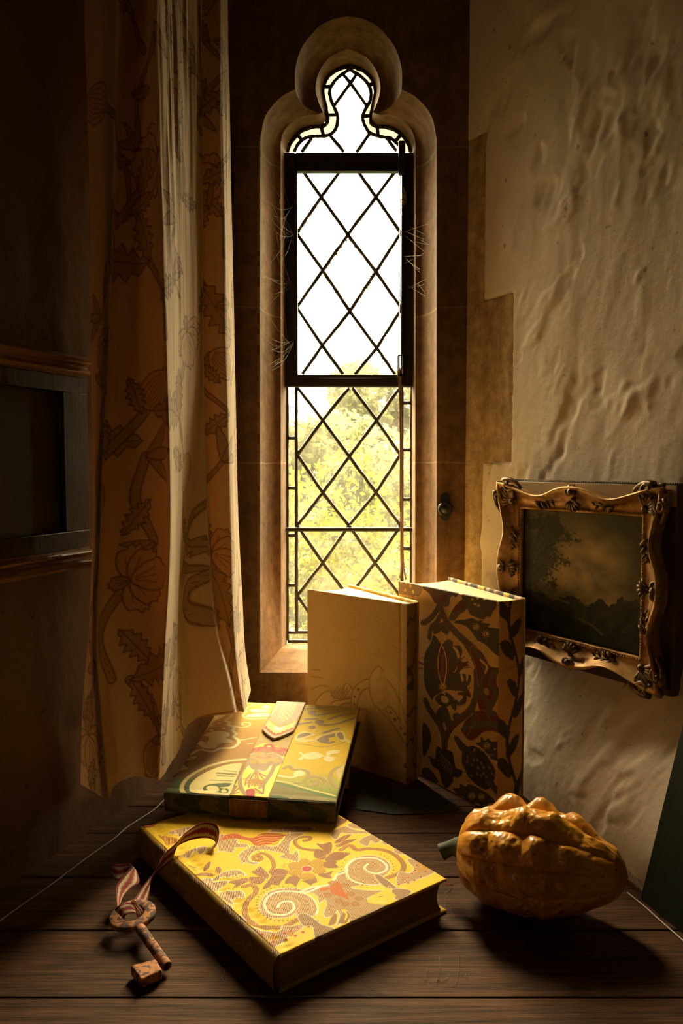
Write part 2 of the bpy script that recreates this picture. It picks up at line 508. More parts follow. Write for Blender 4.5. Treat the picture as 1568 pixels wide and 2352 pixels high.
def mk_glass(name, tint, haze, hz_col):
    m = bpy.data.materials.new(name); m.use_nodes = True; nt = m.node_tree; nt.nodes.clear()
    n = nt.nodes.new; l = nt.links.new
    tr = n('ShaderNodeBsdfTransparent'); tr.inputs[0].default_value = (*tint, 1)
    gl = n('ShaderNodeBsdfGlossy'); gl.inputs['Roughness'].default_value = 0.15
    tl = n('ShaderNodeBsdfTranslucent'); tl.inputs[0].default_value = (*hz_col, 1)
    tc = n('ShaderNodeTexCoord'); nz = n('ShaderNodeTexNoise'); nz.inputs['Scale'].default_value = 14
    nz.inputs['Detail'].default_value = 6; l(tc.outputs['Object'], nz.inputs['Vector'])
    mr = n('ShaderNodeMapRange'); mr.inputs[1].default_value = 0.35; mr.inputs[2].default_value = 0.75
    mr.inputs[3].default_value = haze * 0.4; mr.inputs[4].default_value = haze * 1.6
    l(nz.outputs['Fac'], mr.inputs[0])
    m1 = n('ShaderNodeMixShader'); m1.inputs[0].default_value = 0.03
    l(tr.outputs[0], m1.inputs[1]); l(gl.outputs[0], m1.inputs[2])
    m2 = n('ShaderNodeMixShader'); l(mr.outputs[0], m2.inputs[0]); l(m1.outputs[0], m2.inputs[1]); l(tl.outputs[0], m2.inputs[2])
    o = n('ShaderNodeOutputMaterial'); l(m2.outputs[0], o.inputs[0])
    return m
M_glass = mk_glass('old_dusty_glass', (0.97, 0.97, 0.95), 0.026, (1, 0.95, 0.8))
M_glass_edge = mk_glass('grimy_yellowed_glass', (0.017, 0.018, 0.016), 0.01, (1, 0.85, 0.5))

# ---- outlines of the trefoil-headed light, half outlines measured from its centre line
def outline(cx, y, half, bottom, npj=24, npa=26):
    """half: list of segments (lists of (dx, py)) going up the right side; returns closed ring of 3-D points and tags"""
    pts = []; tags = []
    segs = [resample([(cx + half[0][0][0], bottom), (cx + half[0][-1][0], half[0][-1][1])], npj)]
    for sg in half[1:]:
        segs.append(resample(sm([(cx + dx, py) for dx, py in sg], 8), npa))
    right = np.concatenate([segs[0]] + [q[1:] for q in segs[1:]])
    left = right.copy(); left[:, 0] = 2 * cx - left[:, 0]
    ring = np.concatenate([right, left[::-1][1:]])
    bot = resample([tuple(ring[-1]), tuple(ring[0])], 16)[1:-1]
    ring = np.concatenate([ring, bot])
    flag = np.zeros(len(ring)); flag[-len(bot):] = 1
    return [on_y(px, py, y) for px, py in ring], flag
HO = [[(202.5, 1545), (202.5, 318)], [(202.5, 318), (190, 265), (157, 225), (122, 205)],
      [(122, 205), (123, 180), (121, 152), (107, 109), (73, 66), (38, 45), (0, 37)]]
HI = [[(154, 1486), (155, 330)], [(155, 330), (149, 305), (130, 280), (100, 266), (70, 263), (57, 258)],
      [(57, 258), (67, 236), (74, 210), (73, 188), (64, 160), (40, 130), (0, 111)]]
HG = [[(143, 1478), (144, 350)], [(144, 350), (137, 328), (113, 300), (84, 289), (62, 287), (52, 276)],
      [(52, 276), (54, 245), (61, 212), (58, 190), (48, 173), (29, 158), (0, 149)]]
rO, fl = outline(800, D0, HO, 1545)
rI, _ = outline(799, D1, HI, 1488)
rG, _ = outline(801.5, DG, HG, 1479)
n = len(rO)
rings = [rO]
K = 9
for k in range(1, K + 1):
    a = k / K * math.pi / 2; r = 1 - math.cos(a); d = math.sin(a); ring = []
    for i in range(n):
        if fl[i]:
            tt = k / K; ring.append(rO[i].lerp(rI[i], tt))
        else:
            p, q = rO[i], rI[i]
            hb = max(0.0, min(1.0, (0.30 - p.z) / 0.14))       # near the sill both profiles meet
            rr = r; dz = d * (1 - hb) + (k / K) * hb if p.z < 0.35 else r
            dd = d * (1 - hb) + (k / K) * hb
            rr = r * (1 - hb) + (k / K) * hb
            ring.append(Vector((p.x + (q.x - p.x) * rr, p.y + (q.y - p.y) * dd, p.z + (q.z - p.z) * (rr if p.z > 0.35 else dd))))
    rings.append(ring)
rings.append([p.lerp(q, 0.04) for p, q in zip(rI, rG)])
rings.append(rG)
cE = Vector((0.0135, 0, 0.75))
rE = [Vector((cE.x + (p.x - cE.x) * 1.35, DE, cE.z + (p.z - cE.z) * (1.07))) for p in rG]
rings.append(rE)
mb = MB()
mb.grid([[tuple(p) for p in row] for row in zip(*rings)], closeu=True)
def holed(mb, ring, y, x0, x1, z0, z1):
    bm = bmesh.new()
    vs = [bm.verts.new(p) for p in ring]
    es = [bm.edges.new((vs[i], vs[(i + 1) % len(vs)])) for i in range(len(vs))]
    oc = [bm.verts.new((x, y, z)) for x, z in ((x0, z0), (x1, z0), (x1, z1), (x0, z1))]
    es += [bm.edges.new((oc[i], oc[(i + 1) % 4])) for i in range(4)]
    bmesh.ops.triangle_fill(bm, edges=es, use_beauty=True)
    bm.verts.index_update()
    mb.add([tuple(v.co) for v in bm.verts], [tuple(v.index for v in f.verts) for f in bm.faces])
    bm.free()
holed(mb, rO, D0, wl(D0) - 0.03, wr(D0) + 0.03, -0.45, 1.9)
holed(mb, rE, DE, -3.0, 3.0, -3.0, 3.2)
wall = mb.build('wall_back', M_stone, smooth=True, weld=True, angle=38)
tag(wall, 'brown stone window wall with a trefoil headed lancet opening', kind='structure')

# ---- side walls as worked plaster, in the bay only; the room opens out behind the camera
def wall_sheet(name, xf, ys, zs, hf, mats, mif, flip):
    Y, Z = np.meshgrid(ys, zs, indexing='ij')
    X = xf(Y, Z) + hf(Y, Z)
    P = np.stack([X, Y, Z], -1).reshape(-1, 3)
    F = gridfaces(len(ys), len(zs))
    if flip: F = F[:, ::-1]
    c = P[F].mean(1)
    return np_mesh(name, P, F, mats, None, mi=mif(c[:, 1], c[:, 2]))
ys = np.concatenate([np.linspace(0.3, 0.88, 30), np.linspace(0.885, 1.5, 230)])
zs = np.concatenate([np.linspace(-0.45, -0.01, 8), np.linspace(-0.005, 1.5, 500), np.linspace(1.53, 1.9, 8)])
def xr(Y, Z):
    t = np.clip(Z / 0.28, 0, 1); t = t * t * (3 - 2 * t)
    return 0.2393 + (0.30 + 0.25 * t) * (D0 - Y)
QY, QS = 1.3858, 1.4573
zq0, zq1 = JZ[2], on_y(1150, 672, 1.39).z
zq2 = on_y(1100, 300, 1.45).z
def stone_mask(Y, Z):
    wob = (fbm(Y * 30, Z * 30, 5) - 0.5) * 0.004
    Y = Y + wob; Z = Z + wob
    a = (Y > QS) & (Z < zq2)
    b = (Y > QY) & (Z > zq0) & (Z < zq1)
    return a | b
def stone_edge(Y, Z):
    wob = (fbm(Y * 30, Z * 30, 5) - 0.5) * 0.004
    Y = Y + wob; Z = Z + wob
    d1 = np.where((Z < zq2), np.abs(Y - QS), 9); d1 = np.where((Z > zq0) & (Z < zq1), 9, d1)
    d2 = np.where((Z > zq0) & (Z < zq1), np.abs(Y - QY), 9)
    d3 = np.where((Y > QY) & (Y < QS), np.minimum(np.abs(Z - zq0), np.abs(Z - zq1)), 9)
    d4 = np.where(Y > QS, np.abs(Z - zq2), 9)
    return np.minimum(np.minimum(d1, d2), np.minimum(d3, d4))
def hr(Y, Z):
    s = (Y * 0.25 + Z)                                       # trowel strokes run down and to the right
    h = (fbm(Y * 9, s * 3.2, 1, 4) - 0.5) * 0.009 + (fbm(Y * 34 + Z * 6, s * 9, 2, 4) - 0.5) * 0.0030
    h += (fbm(Y * 90, Z * 70, 3, 3) - 0.5) * 0.0012
    dent = fbm(Y * 22 + Z * 5, Z * 15, 9, 3)
    h += np.clip(dent - 0.62, 0, 1) * 0.024
    h += np.clip(0.36 - fbm(Y * 24 + Z * 9, Z * 17, 19, 3), 0, 1) * -0.018
    m = stone_mask(Y, Z)
    h = np.where(m, (fbm(Y * 60, Z * 60, 4, 3) - 0.5) * 0.0016 + 0.0005, h)
    e = stone_edge(Y, Z)
    h = h + np.clip(1 - e / 0.003, 0, 1) * 0.003
    return h * np.clip((D0 + 0.01 - Y) / 0.03, 0, 1)
wrt = wall_sheet('wall_right', xr, ys, zs, hr, [M_plaster, M_quoin], lambda y, z: stone_mask(y, z).astype(np.int32), False)
tag(wrt, 'uneven cream lime plaster wall with stone quoins by the window', kind='structure')
def xl(Y, Z): return -0.436 + 0.39 * (Y - 0.994)
def hl(Y, Z):
    h = (fbm(Y * 8, Z * 4, 31, 4) - 0.5) * 0.010 + (fbm(Y * 40, Z * 22, 32, 3) - 0.5) * 0.003
    foot = np.clip((0.085 - Z) / 0.03, 0, 1)
    return (h + foot * 0.004) * np.clip((D0 + 0.01 - Y) / 0.03, 0, 1)
ysl = np.concatenate([np.linspace(0.3, 0.9, 20), np.linspace(0.905, 1.5, 130)])
zsl = np.concatenate([np.linspace(-0.45, -0.01, 6), np.linspace(0, 1.5, 220), np.linspace(1.53, 1.9, 6)])
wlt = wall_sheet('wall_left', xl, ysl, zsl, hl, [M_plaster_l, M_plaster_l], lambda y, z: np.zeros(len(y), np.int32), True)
tag(wlt, 'dark brown plaster wall left of the window bay', kind='structure')

def slab(name, lo, hi, m, label):
    b = MB(); b.box(lo, hi); o = b.build(name, m); return tag(o, label, kind='structure')
slab('floor', (-2.4, -2.6, -0.50), (2.4, 1.5, -0.45), M_seat, 'dark wooden floor of the room')
slab('ceiling', (-3.0, -2.8, 1.9), (3.0, 1.78, 2.0), M_plaster_room, 'ceiling of the room')
slab('wall_front', (-2.4, -2.7, -0.5), (2.4, -2.6, 1.95), M_plaster_room, 'far wall of the room behind the viewer')
slab('wall_side_left', (-2.5, -2.7, -0.5), (-2.4, 0.4, 1.95), M_plaster_room, 'left wall of the room behind the viewer')
slab('wall_side_right', (2.4, -2.7, -0.5), (2.5, 0.4, 1.95), M_plaster_room, 'right wall of the room behind the viewer')
x0 = wl(0.3); x1 = wr(0.3, 0)
slab('wall_bay_left', (-2.5, 0.3, -0.5), (x0 + 0.005, 0.4, 1.95), M_plaster_room, 'wall beside the bay opening on the left')
slab('wall_bay_right', (x1 - 0.005, 0.3, -0.5), (2.5, 0.4, 1.95), M_plaster_room, 'wall beside the bay opening on the right')

# ---- window: casement, glazing, leads
win = root('window_1', (0.0135, DG, 0.14), 'tall trefoil headed lancet window with diamond leaded glass', 'window', kind='structure')
del win['category']
YF = DG - 0.022
def bar(mb, xa, ya, xb, yb, y=YF, d=0.02):
    a = on_y(xa, yb, y); b = on_y(xb, ya, y)
    mb.box((a.x, y, a.z), (b.x, y + d, b.z))
mb = MB()
bar(mb, 651, 350, 678, 888); bar(mb, 921, 350, 953, 888)
bar(mb, 678, 350, 921, 391); bar(mb, 678, 868, 921, 888)
cfr = mb.build('casement_frame', M_iron, win, world=True, bevel=0.0022, segs=2)
mb = MB()
for q in ((678, 391, 682, 862), (917, 391, 921, 862), (678, 860, 921, 868), (678, 391, 921, 393)): bar(mb, *q, y=YF - 0.004, d=0.016)
mb.build('casement_bead', M_iron, cfr, world=True, bevel=0.0008)
mb = MB()
bar(mb, 915, 322, 931, 400, y=YF - 0.012, d=0.012); bar(mb, 920, 388, 927, 860, y=YF - 0.010, d=0.006)
mb.build('stay_bar', M_iron, win, world=True, bevel=0.002)
mb = MB()
mb.tube([on_y(657, 1216, DG - 0.012), on_y(946, 1216, DG - 0.012)], 0.0045, 10)
for x in (684, 801, 918):
    c = on_y(x, 1216, DG - 0.012)
    mb.tube([c + Vector((0.003 * math.cos(a), 0.006 * math.sin(a), 0.004 + 0.006 * math.cos(a * 1.0))) for a in np.linspace(0, 6.2, 12)], 0.0008, 5)
mb.build('saddle_bar', M_iron, win, world=True, smooth=True)
# leads
mb = MB()
def lead(pts, r=0.0038, closed=False, smooth=0, y=DG):
    if smooth: pts = sm(pts, smooth, closed)
    q = []
    for i, (a, b) in enumerate(zip(pts[:-1], pts[1:])):
        m = max(1, int(math.hypot(a[0] - b[0], a[1] - b[1]) / 14))
        q += [(a[0] + (b[0] - a[0]) * k / m, a[1] + (b[1] - a[1]) * k / m) for k in range(m)]
    q.append(pts[-1])
    q = [(x + random.uniform(-.45, .45), z + random.uniform(-.45, .45)) for x, z in q]
    mb.tube([on_y(x, z, y) for x, z in q], [r * random.uniform(0.9, 1.12) for _ in q], 8)
def diamonds(rows, top, bot, xl_, xc_, xr_, xa, xb):
    """rows: y of crossings alternating (pair, triple)"""
    pass
# upper casement
UP = [[(694, 392), (738, 452.6), (798.6, 539), (863, 624), (922, 709)], [(820, 392), (863, 452.6), (920, 535)],
      [(782, 392), (738, 452.6), (681, 535)], [(907, 394), (863, 452.6), (798.6, 539), (741, 621), (681, 706)],
      [(681, 535), (741, 621), (803, 715), (864.6, 799), (907, 860)], [(920, 535), (863, 624), (803, 715), (740, 794), (694, 860)],
      [(681, 706), (740, 794), (788, 860)], [(922, 709), (864.6, 799), (815, 860)]]
LO = [[(684, 891), (741, 965), (802, 1048), (863, 1131), (920, 1207), (920, 1207)], [(809, 891), (864.6, 965), (919, 1044)],
      [(801, 891), (741, 965), (683, 1044.5)], [(917, 891), (864.6, 965), (802, 1048), (741, 1131), (683, 1207)],
      [(683, 1044.5), (741, 1131), (801, 1207), (861, 1292), (920, 1370)], [(919, 1044), (863, 1131), (801, 1207), (741, 1292), (683, 1367)],
      [(683, 1207), (741, 1292), (801, 1370), (861, 1452)], [(920, 1207), (861, 1292), (801, 1370), (741, 1452)],
      [(683, 1367), (741, 1452)], [(920, 1370), (861, 1452)]]
TR = [[(788, 172), (805, 191), (842, 244)], [(817, 172), (805, 191), (766, 244)], [(759, 312), (789, 349)], [(848, 308), (819, 349)],
      [(716, 318), (693, 349)], [(888, 317), (910, 347)]]
for s_ in UP + LO + TR: lead(s_)
ri = [(676, 349), (684, 332), (703, 316), (730, 313), (746, 313), (763, 306), (774, 288), (775, 266), (767, 245), (759, 225), (758, 205), (769, 186), (785, 171), (802, 160)]
rr_ = [(802, 160), (820, 170), (840, 187), (850, 206), (850, 229), (838, 252), (832, 269), (837, 288), (850, 306), (878, 315), (897, 318), (913, 332), (924, 349)]
lead(ri, smooth=4); lead(rr_, smooth=4)
ro = [(x + (801.5 - x) * 0.012, z + 1.5) for x, z in [(658, 349), (664, 328), (689, 300), (718, 290), (741, 288), (751, 276), (747, 245), (740, 212), (744, 190), (754, 173), (773, 159), (801.5, 150)]]
lead(ro, smooth=4, r=0.0042); lead([(1603 - x, z) for x, z in ro], smooth=4, r=0.0042)
for s_ in [[(800, 150), (803, 163)], [(744, 199), (760, 199)], [(847, 195), (863, 191)], [(749, 265), (771, 264)], [(831, 267), (853, 265)],
           [(737, 291), (743, 311)], [(866, 290), (868, 312)], [(681, 307), (693, 322)], [(921, 307), (910, 322)]]: lead(s_)
for a in ([(680, 889), (681, 1452)], [(659, 889), (660, 1470)], [(923, 889), (922, 1452)], [(945, 889), (944, 1470)],
          [(660, 1452), (944, 1452)], [(660, 1473), (944, 1473)]): lead(a)
for z in (1006, 1121, 1229.5, 1344): lead([(660, z), (681, z)])
for z in (925, 1033, 1147, 1260, 1372): lead([(922, z), (945, z)])
mb.build('lead_lattice', M_lead, win, world=True, smooth=True, angle=180)
# glass
mb = MB()
def pane(pts, y=DG + 0.001):
    q = [on_y(x, z, y) for x, z in pts]; mb.add(q, [tuple(range(len(q)))])
pane([(678, 391), (921, 391), (921, 862), (678, 862)])
mb.build('casement_glass', M_glass, win, world=True)
mb = MB(); pane([(655, 888), (948, 888), (946, 1480), (657, 1480)]); mb.build('lower_glass', M_glass, win, world=True)
mb = MB()
inn = [(x, z) for x, z in sm(ri, 4)] + [(x, z) for x, z in sm(rr_, 4)][1:]
pane(inn); mb.build('tracery_glass', M_glass, win, world=True)
mb = MB()
oo = sm(ro, 6) + [(1603 - x, z) for x, z in sm(ro, 6)[::-1]][1:]
A = resample(oo, 90); B = resample(inn, 90)
mb.grid([[tuple(on_y(*A[i], DG + 0.001)), tuple(on_y(*B[i], DG + 0.001))] for i in range(90)])
mb.build('yellowed_border_glass', M_glass_edge, win, world=True)
# patch of broken old putty round one quarry
M_putty = mat('crumbling_putty', (0.55, 0.42, 0.2), 0.9)
mb = MB()
for path in ([(799, 545), (742, 622)], [(800, 548), (862, 622), (850, 640)], [(742, 624), (800, 706)], [(855, 640), (806, 712)], [(737, 458), (684, 536)]):
    P_ = resample(path, 26)
    for x, z in P_:
        c = on_y(x + random.uniform(-2.5, 2.5), z + random.uniform(-2.5, 2.5), DG - 0.003)
        r = random.uniform(0.0007, 0.0018); mb.ball(c, (r * 1.3, r * .6, r * 1.5), nu=6, nv=4)
mb.build('putty', M_putty, win, world=True, smooth=True)

# ---- window seat
seatm = MB()
EDG = [0.50, 0.768, 0.884, 1.002, 1.125, 1.215, 1.335, 1.500]
for i, (a, b) in enumerate(zip(EDG[:-1], EDG[1:])):
    g = 0.0011
    ya, yb = a + g, b - (g if b < 1.5 else 0)
    top = -0.0006 * random.random()
    poly = [(wl(ya) - 0.012, ya, top), (wr(ya) + 0.012, ya, top), (wr(yb) + 0.012, yb, top), (wl(yb) - 0.012, yb, top)]
    seatm.prism(poly, (0, 0, -0.03), rnd=(random.random(), random.random(), random.random()))
seat = seatm.build('window_seat', M_seat, bevel=0.0012)
tag(seat, 'dark oak planked window seat filling the bay under the window', 'window seat')
ap = MB(); ap.box((wl(0.52) - .01, 0.52, -0.45), (wr(0.52) + .01, 0.55, -0.031)); o = ap.build('front_panel', M_darkwood, seat)
M_dusty = make_wood('dusty_pale_wood', (0.10, 0.065, 0.04), (0.30, 0.22, 0.14), 0.8, 'Y', 0, attr=False)
tr = MB()
pl = [(wr(y) - 0.016, y) for y in np.linspace(0.6, 1.49, 12)]
for (xa, ya), (xb, yb) in zip(pl[:-1], pl[1:]):
    tr.prism([(xa, ya, 0), (xa + 0.025, ya, 0), (xb + 0.025, yb, 0), (xb, yb, 0)], (0, 0, 0.004))
o = tr.build('trim_1', M_dusty, weld=True); tag(o, 'narrow dusty wooden strip at the foot of the plaster wall', kind='structure')

# ================================================================== OUTSIDE
M_grass = mat('lawn', (0.035, 0.055, 0.012), 0.9)
g = MB(); g.box((-60, 1.9, -6.2), (60, 120, -6.0)); o = g.build('ground', M_grass); tag(o, 'grassy ground outside far below the window', kind='structure')
def leafmat(name, c):
    m = bpy.data.materials.new(name); m.use_nodes = True; t = NT(m)
    a = t.noise(t.coords(), 2.5, 3)
    c2 = t.ramp(a, [(0.35, tuple(x * 0.6 for x in c)), (0.65, c)])
    t.color(c2); t.b.inputs['Roughness'].default_value = 0.6
    tl = t.n('ShaderNodeBsdfTranslucent'); t.l(c2, tl.inputs[0])
    ms = t.n('ShaderNodeMixShader'); ms.inputs[0].default_value = 0.7
    out = [x for x in t.t.nodes if x.type == 'OUTPUT_MATERIAL'][0]
    t.l(t.b.outputs[0], ms.inputs[1]); t.l(tl.outputs[0], ms.inputs[2]); t.l(ms.outputs[0], out.inputs[0])
    return m
M_bark = mat('bark', (0.08, 0.055, 0.035), 0.9)
def tree(c, R, nl, leaf, m, base_z, label, seed):
    r_ = np.random.RandomState(seed)
    rt = root('tree', (c[0], c[1], base_z), label, 'tree', 'trees outside the window')
    # leaf clusters over a lumpy crown
    k = 46
    d = r_.normal(size=(k, 3)); d /= np.linalg.norm(d, axis=1)[:, None]
    cl = d * np.array(R) * r_.uniform(0.55, 0.95, (k, 1)); cr = r_.uniform(0.18, 0.34, k) * min(R)
    i = r_.randint(0, k, nl)
    q = r_.normal(size=(nl, 3)); q /= np.linalg.norm(q, axis=1)[:, None]
    p = cl[i] + q * (cr[i] * r_.uniform(0.75, 1.05, nl))[:, None]
    a = r_.normal(size=(nl, 3)); a /= np.linalg.norm(a, axis=1)[:, None]
    b = np.cross(a, r_.normal(size=(nl, 3))); b /= np.linalg.norm(b, axis=1)[:, None]
    s = leaf * r_.uniform(0.6, 1.3, (nl, 1))
    V = np.stack([p - a * s, p - b * s * .6, p + a * s, p + b * s * .6], 1).reshape(-1, 3) + np.array([0, 0, c[2] - base_z])
    F = np.arange(nl * 4).reshape(-1, 4)
    np_mesh('crown', V, F, m, rt, smooth=False)
    tb = MB(); h = c[2] - base_z
    tb.tube([(0, 0, 0), (0.05, 0, h * .5), (0, 0.05, h)], [0.22, 0.16, 0.07], 10)
    tb.build('trunk', M_bark, rt, smooth=True)
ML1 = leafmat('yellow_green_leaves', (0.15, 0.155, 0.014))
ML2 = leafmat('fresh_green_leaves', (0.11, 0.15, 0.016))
ML3 = leafmat('haze_paled_leaves', (0.19, 0.21, 0.075))  # distance haze painted into the leaf colour
tree((-0.55, 9.5, -1.6), (2.1, 2.0, 2.0), 26000, 0.045, ML1, -6, 'bright yellow green tree filling the lower left of the window view', 1)
tree((3.0, 13.8, -2.2), (2.2, 2.0, 2.6), 22000, 0.05, ML2, -6, 'fresh green tree at the lower right of the window view', 2)
tree((0.4, 24.0, -1.2), (5.0, 3.5, 3.6), 22000, 0.13, ML3, -6, 'haze paled tree behind the two nearer garden trees', 3)
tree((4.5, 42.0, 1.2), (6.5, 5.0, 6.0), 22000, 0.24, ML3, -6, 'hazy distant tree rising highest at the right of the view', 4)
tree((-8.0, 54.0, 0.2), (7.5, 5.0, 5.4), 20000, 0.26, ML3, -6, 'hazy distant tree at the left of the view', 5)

# ================================================================== THE BOOKS
def zoomer(ox, oy, s): return lambda pts: [(ox + x * s, oy + y * s) for x, y in pts]
class Trace:
    """turns points seen on a panel into that panel's own (u,v)"""
    def __init__(s, M, n=0.0):
        s.M = M; s.inv = M.inverted(); s.o = M @ Vector((0, 0, n)); s.nn = (M.to_3x3() @ Vector((0, 0, 1))).normalized()
    def __call__(s, pts):
        r = []
        for x, y in pts:
            q = s.inv @ on_plane(x, y, s.o, s.nn); r.append((q.x, q.y))
        return r
def lin(r, g, b):
    f = lambda c: c / 12.92 if c <= 0.04045 else ((c + 0.055) / 1.055) ** 2.4
    return (f(r), f(g), f(b))
M_pages = mat('book_pages', (0.62, 0.45, 0.24), 0.85, 0.2)
def pages_mat(name, base, axis):
    """axis: local axis across the leaves"""
    m = mat(name, base, 0.85, 0.2); t = NT(m)
    sc = [6, 6, 6]; sc[axis] = 1500
    n = t.noise(t.coords(tuple(sc)), 1.0, 4, 0.7)
    big = [2, 2, 2]; big[axis] = 160
    n2 = t.noise(t.coords(tuple(big)), 1.0, 3, 0.6)
    f = t.math('ADD', t.math('MULTIPLY', n, 0.5), t.math('MULTIPLY', n2, 0.5))
    c = t.ramp(f, [(0.35, tuple(x * 0.35 for x in base)), (0.48, base), (0.7, tuple(min(1, x * 1.15) for x in base))])
    t.color(c); t.bump(f, 0.0006, 0.7)
    return m
M_pg_z = pages_mat('cut_pages_flat_book', (0.60, 0.42, 0.22), 2)

# ---------------------------------------------------------------- the large yellow brocade book
TH = 0.0425
cF = on_z(643, 2192, TH); cL = on_z(319, 1900, TH); cR = on_z(1026, 2018, TH)
Uy = (cR - cF).normalized(); Vy = (cL - cF); Vy = (Vy - Uy * Vy.dot(Uy)); Vy.normalize()
Wy, Hy = (cR - cF).length, (cL - cF).dot(Vy)
My = frame(Vector((cF.x, cF.y, 0)), Uy, Vy, Vector((0, 0, 1)))
yb = root('book', My, 'large thick book lying flat, bound in bright yellow brocade with scrolls', 'book', 'fabric bound books in the window')
M_yel = make_fabric('yellow_silk_brocade', 0.6, 0.0019, 0.4, 0.85, 0.0, 0.0003, (0.27, 0.125, 0.045))
tr_ = Trace(My, TH)
A = lambda p: tr_(zoomer(300, 1850, .2551)(p)); B = lambda p: tr_(zoomer(640, 1850, .2551)(p))
YEL = (0.86, 0.56, 0.02); TAN = (0.78, 0.52, 0.26); WHT = (0.90, 0.78, 0.55); MAU = (0.46, 0.22, 0.11); ROP = (0.60, 0.30, 0.07)
ORG = (0.85, 0.42, 0.02); RED = (0.50, 0.02, 0.02); BRN = (0.36, 0.18, 0.05)
def yellow_cloth(w, h, trc=True):
    return Cloth(w, h, 0.00062, YEL)
c = yellow_cloth(Wy, Hy)
rz = 0.00025
def tanleaf(p, P, w=0.0011, col=TAN):
    c.fill(P(p), col, 1.0, rz, 4); c.stroke(P(p), w, WHT, 0, rz * 1.3, 4, True)
def leaf(p, P, col=MAU):
    c.fill(P(p), col, 1.0, rz, 3); c.stroke(P(p), 0.0007, BRN, 0, rz, 3, True)
tanleaf([(190,775),(300,735),(430,718),(500,650),(530,610),(600,590),(610,655),(670,690),(740,715),(650,742),(800,765),(935,768),(860,805),(800,850),(1000,885),(900,930),(690,1035),(640,1045),(620,960),(590,945),(600,1020),(520,1085),(545,1000),(525,945),(505,985),(420,1010),(405,960),(430,900),(415,850),(360,880),(345,820),(290,790)], B)
tanleaf([(600,590),(600,550),(640,500),(720,462),(850,452),(960,490),(1008,550),(985,610),(920,655),(900,715),(820,720),(700,690),(620,640)], B)
tl_ = [(x, y) for x, y in [(1568,770),(1500,750),(1430,745),(1320,755),(1230,790),(1175,860),(1160,930),(1190,980),(1250,1010),(1350,1015),(1440,1000),(1490,970),(1503,1000),(1663,990),(1683,920),(1653,860),(1593,810),(1523,775)]]
tanleaf(tl_, A)
# pearls round the volutes
for cx_, cy_, P, rx, ry, a0, a1 in ((1370, 885, A, 235, 155, 60, 300), (800, 570, B, 235, 150, 150, 420)):
    for a in np.linspace(math.radians(a0), math.radians(a1), 26):
        q = P([(cx_ + rx * math.cos(a), cy_ - ry * math.sin(a))])[0]
        c.dot(q, 0.0012, BRN, 0, rz)
        q2 = P([(cx_ + rx * 1.09 * math.cos(a), cy_ - ry * 1.11 * math.sin(a))])[0]; c.dot(q2, 0.0006, BRN, 0)
for P, pth in ((A, [(1700,740),(1568,790),(1480,780),(1380,775),(1280,795),(1215,850),(1205,910),(1240,965),(1320,990),(1410,980),(1460,940),(1465,890),(1420,865),(1350,880),(1320,920)]),
               (B, [(190,785),(300,740),(430,722),(500,670),(520,630),(610,600),(615,550),(680,490),(780,475),(880,480),(960,530),(970,575),(930,605),(860,615),(790,590),(770,560),(800,530)]),
               (B, [(190,785),(260,810),(320,860),(350,930),(330,990)]), (B, [(610,600),(640,660),(720,700),(820,718),(900,715)])):
    c.stroke(P(pth), 0.0034 if len(pth) > 6 else 0.0022, WHT, 0, rz * 2)
for P, pth in ((A, [(1480,960),(1520,900),(1480,840),(1380,820),(1290,850),(1250,910),(1290,950),(1370,960)]), (A, [(1300,870),(1400,830),(1480,860)]),
               (A, [(1340,930),(1400,900),(1420,930)]), (B, [(760,580),(850,640),(900,640)]), (B, [(680,600),(680,540),(760,500),(860,500),(920,550),(870,590)]),
               (B, [(640,620),(700,660),(800,690)]), (B, [(240,830),(290,880),(300,950)])):
    c.stroke(P(pth), 0.0026, (0.50, 0.30, 0.12), 0, 0)
    c.stroke(P(pth), 0.0008, (0.70, 0.55, 0.25), 0, 0)
def rope(P, pth, w=0.0058):
    c.stroke(P(pth), w + 0.0012, BRN, 0, rz); c.stroke(P(pth), w, ROP, 0.9, rz * 1.6)
rope(B, [(560,400),(640,360),(700,400),(800,390),(930,400),(1040,440),(1110,510),(1125,560),(1090,610),(980,650)])
rope(A, [(1020,730),(1100,715),(1130,775),(1070,840),(1030,910),(1040,1000),(1120,1070),(1250,1095),(1380,1090),(1500,1030)])
rope(A, [(1165,475),(1140,450),(1105,465),(1125,495),(1180,480),(1150,435),(1210,435),(1270,480),(1290,550),(1260,600)], 0.0045)
rope(B, [(230,318),(275,310),(280,285),(220,285),(160,300),(150,340),(190,380),(280,400),(350,400)], 0.0045)
for p in ([(340,345),(400,350),(470,330),(475,400),(440,440),(400,400)], [(420,480),(500,420),(600,425),(650,430),(600,460),(560,490),(440,500)],
          [(400,520),(450,500),(520,505),(510,530),(535,560),(420,560)], [(370,610),(430,610),(490,590),(460,630),(480,655),(420,650),(360,630)],
          [(215,680),(270,670),(330,650),(345,690),(310,700),(290,720),(260,700)], [(60,690),(100,640),(190,650),(175,690),(150,730),(120,690)],
          [(0,570),(40,575),(80,590),(60,640),(0,650),(-60,600)], [(560,340),(600,315),(695,305),(640,335),(540,375),(510,360)],
          [(500,340),(540,300),(600,270),(650,262),(610,300),(560,330)], [(330,400),(370,395),(430,430),(400,490),(320,460)],
          [(540,110),(580,120),(620,125),(600,150),(560,175),(500,200)]): leaf(p, B)
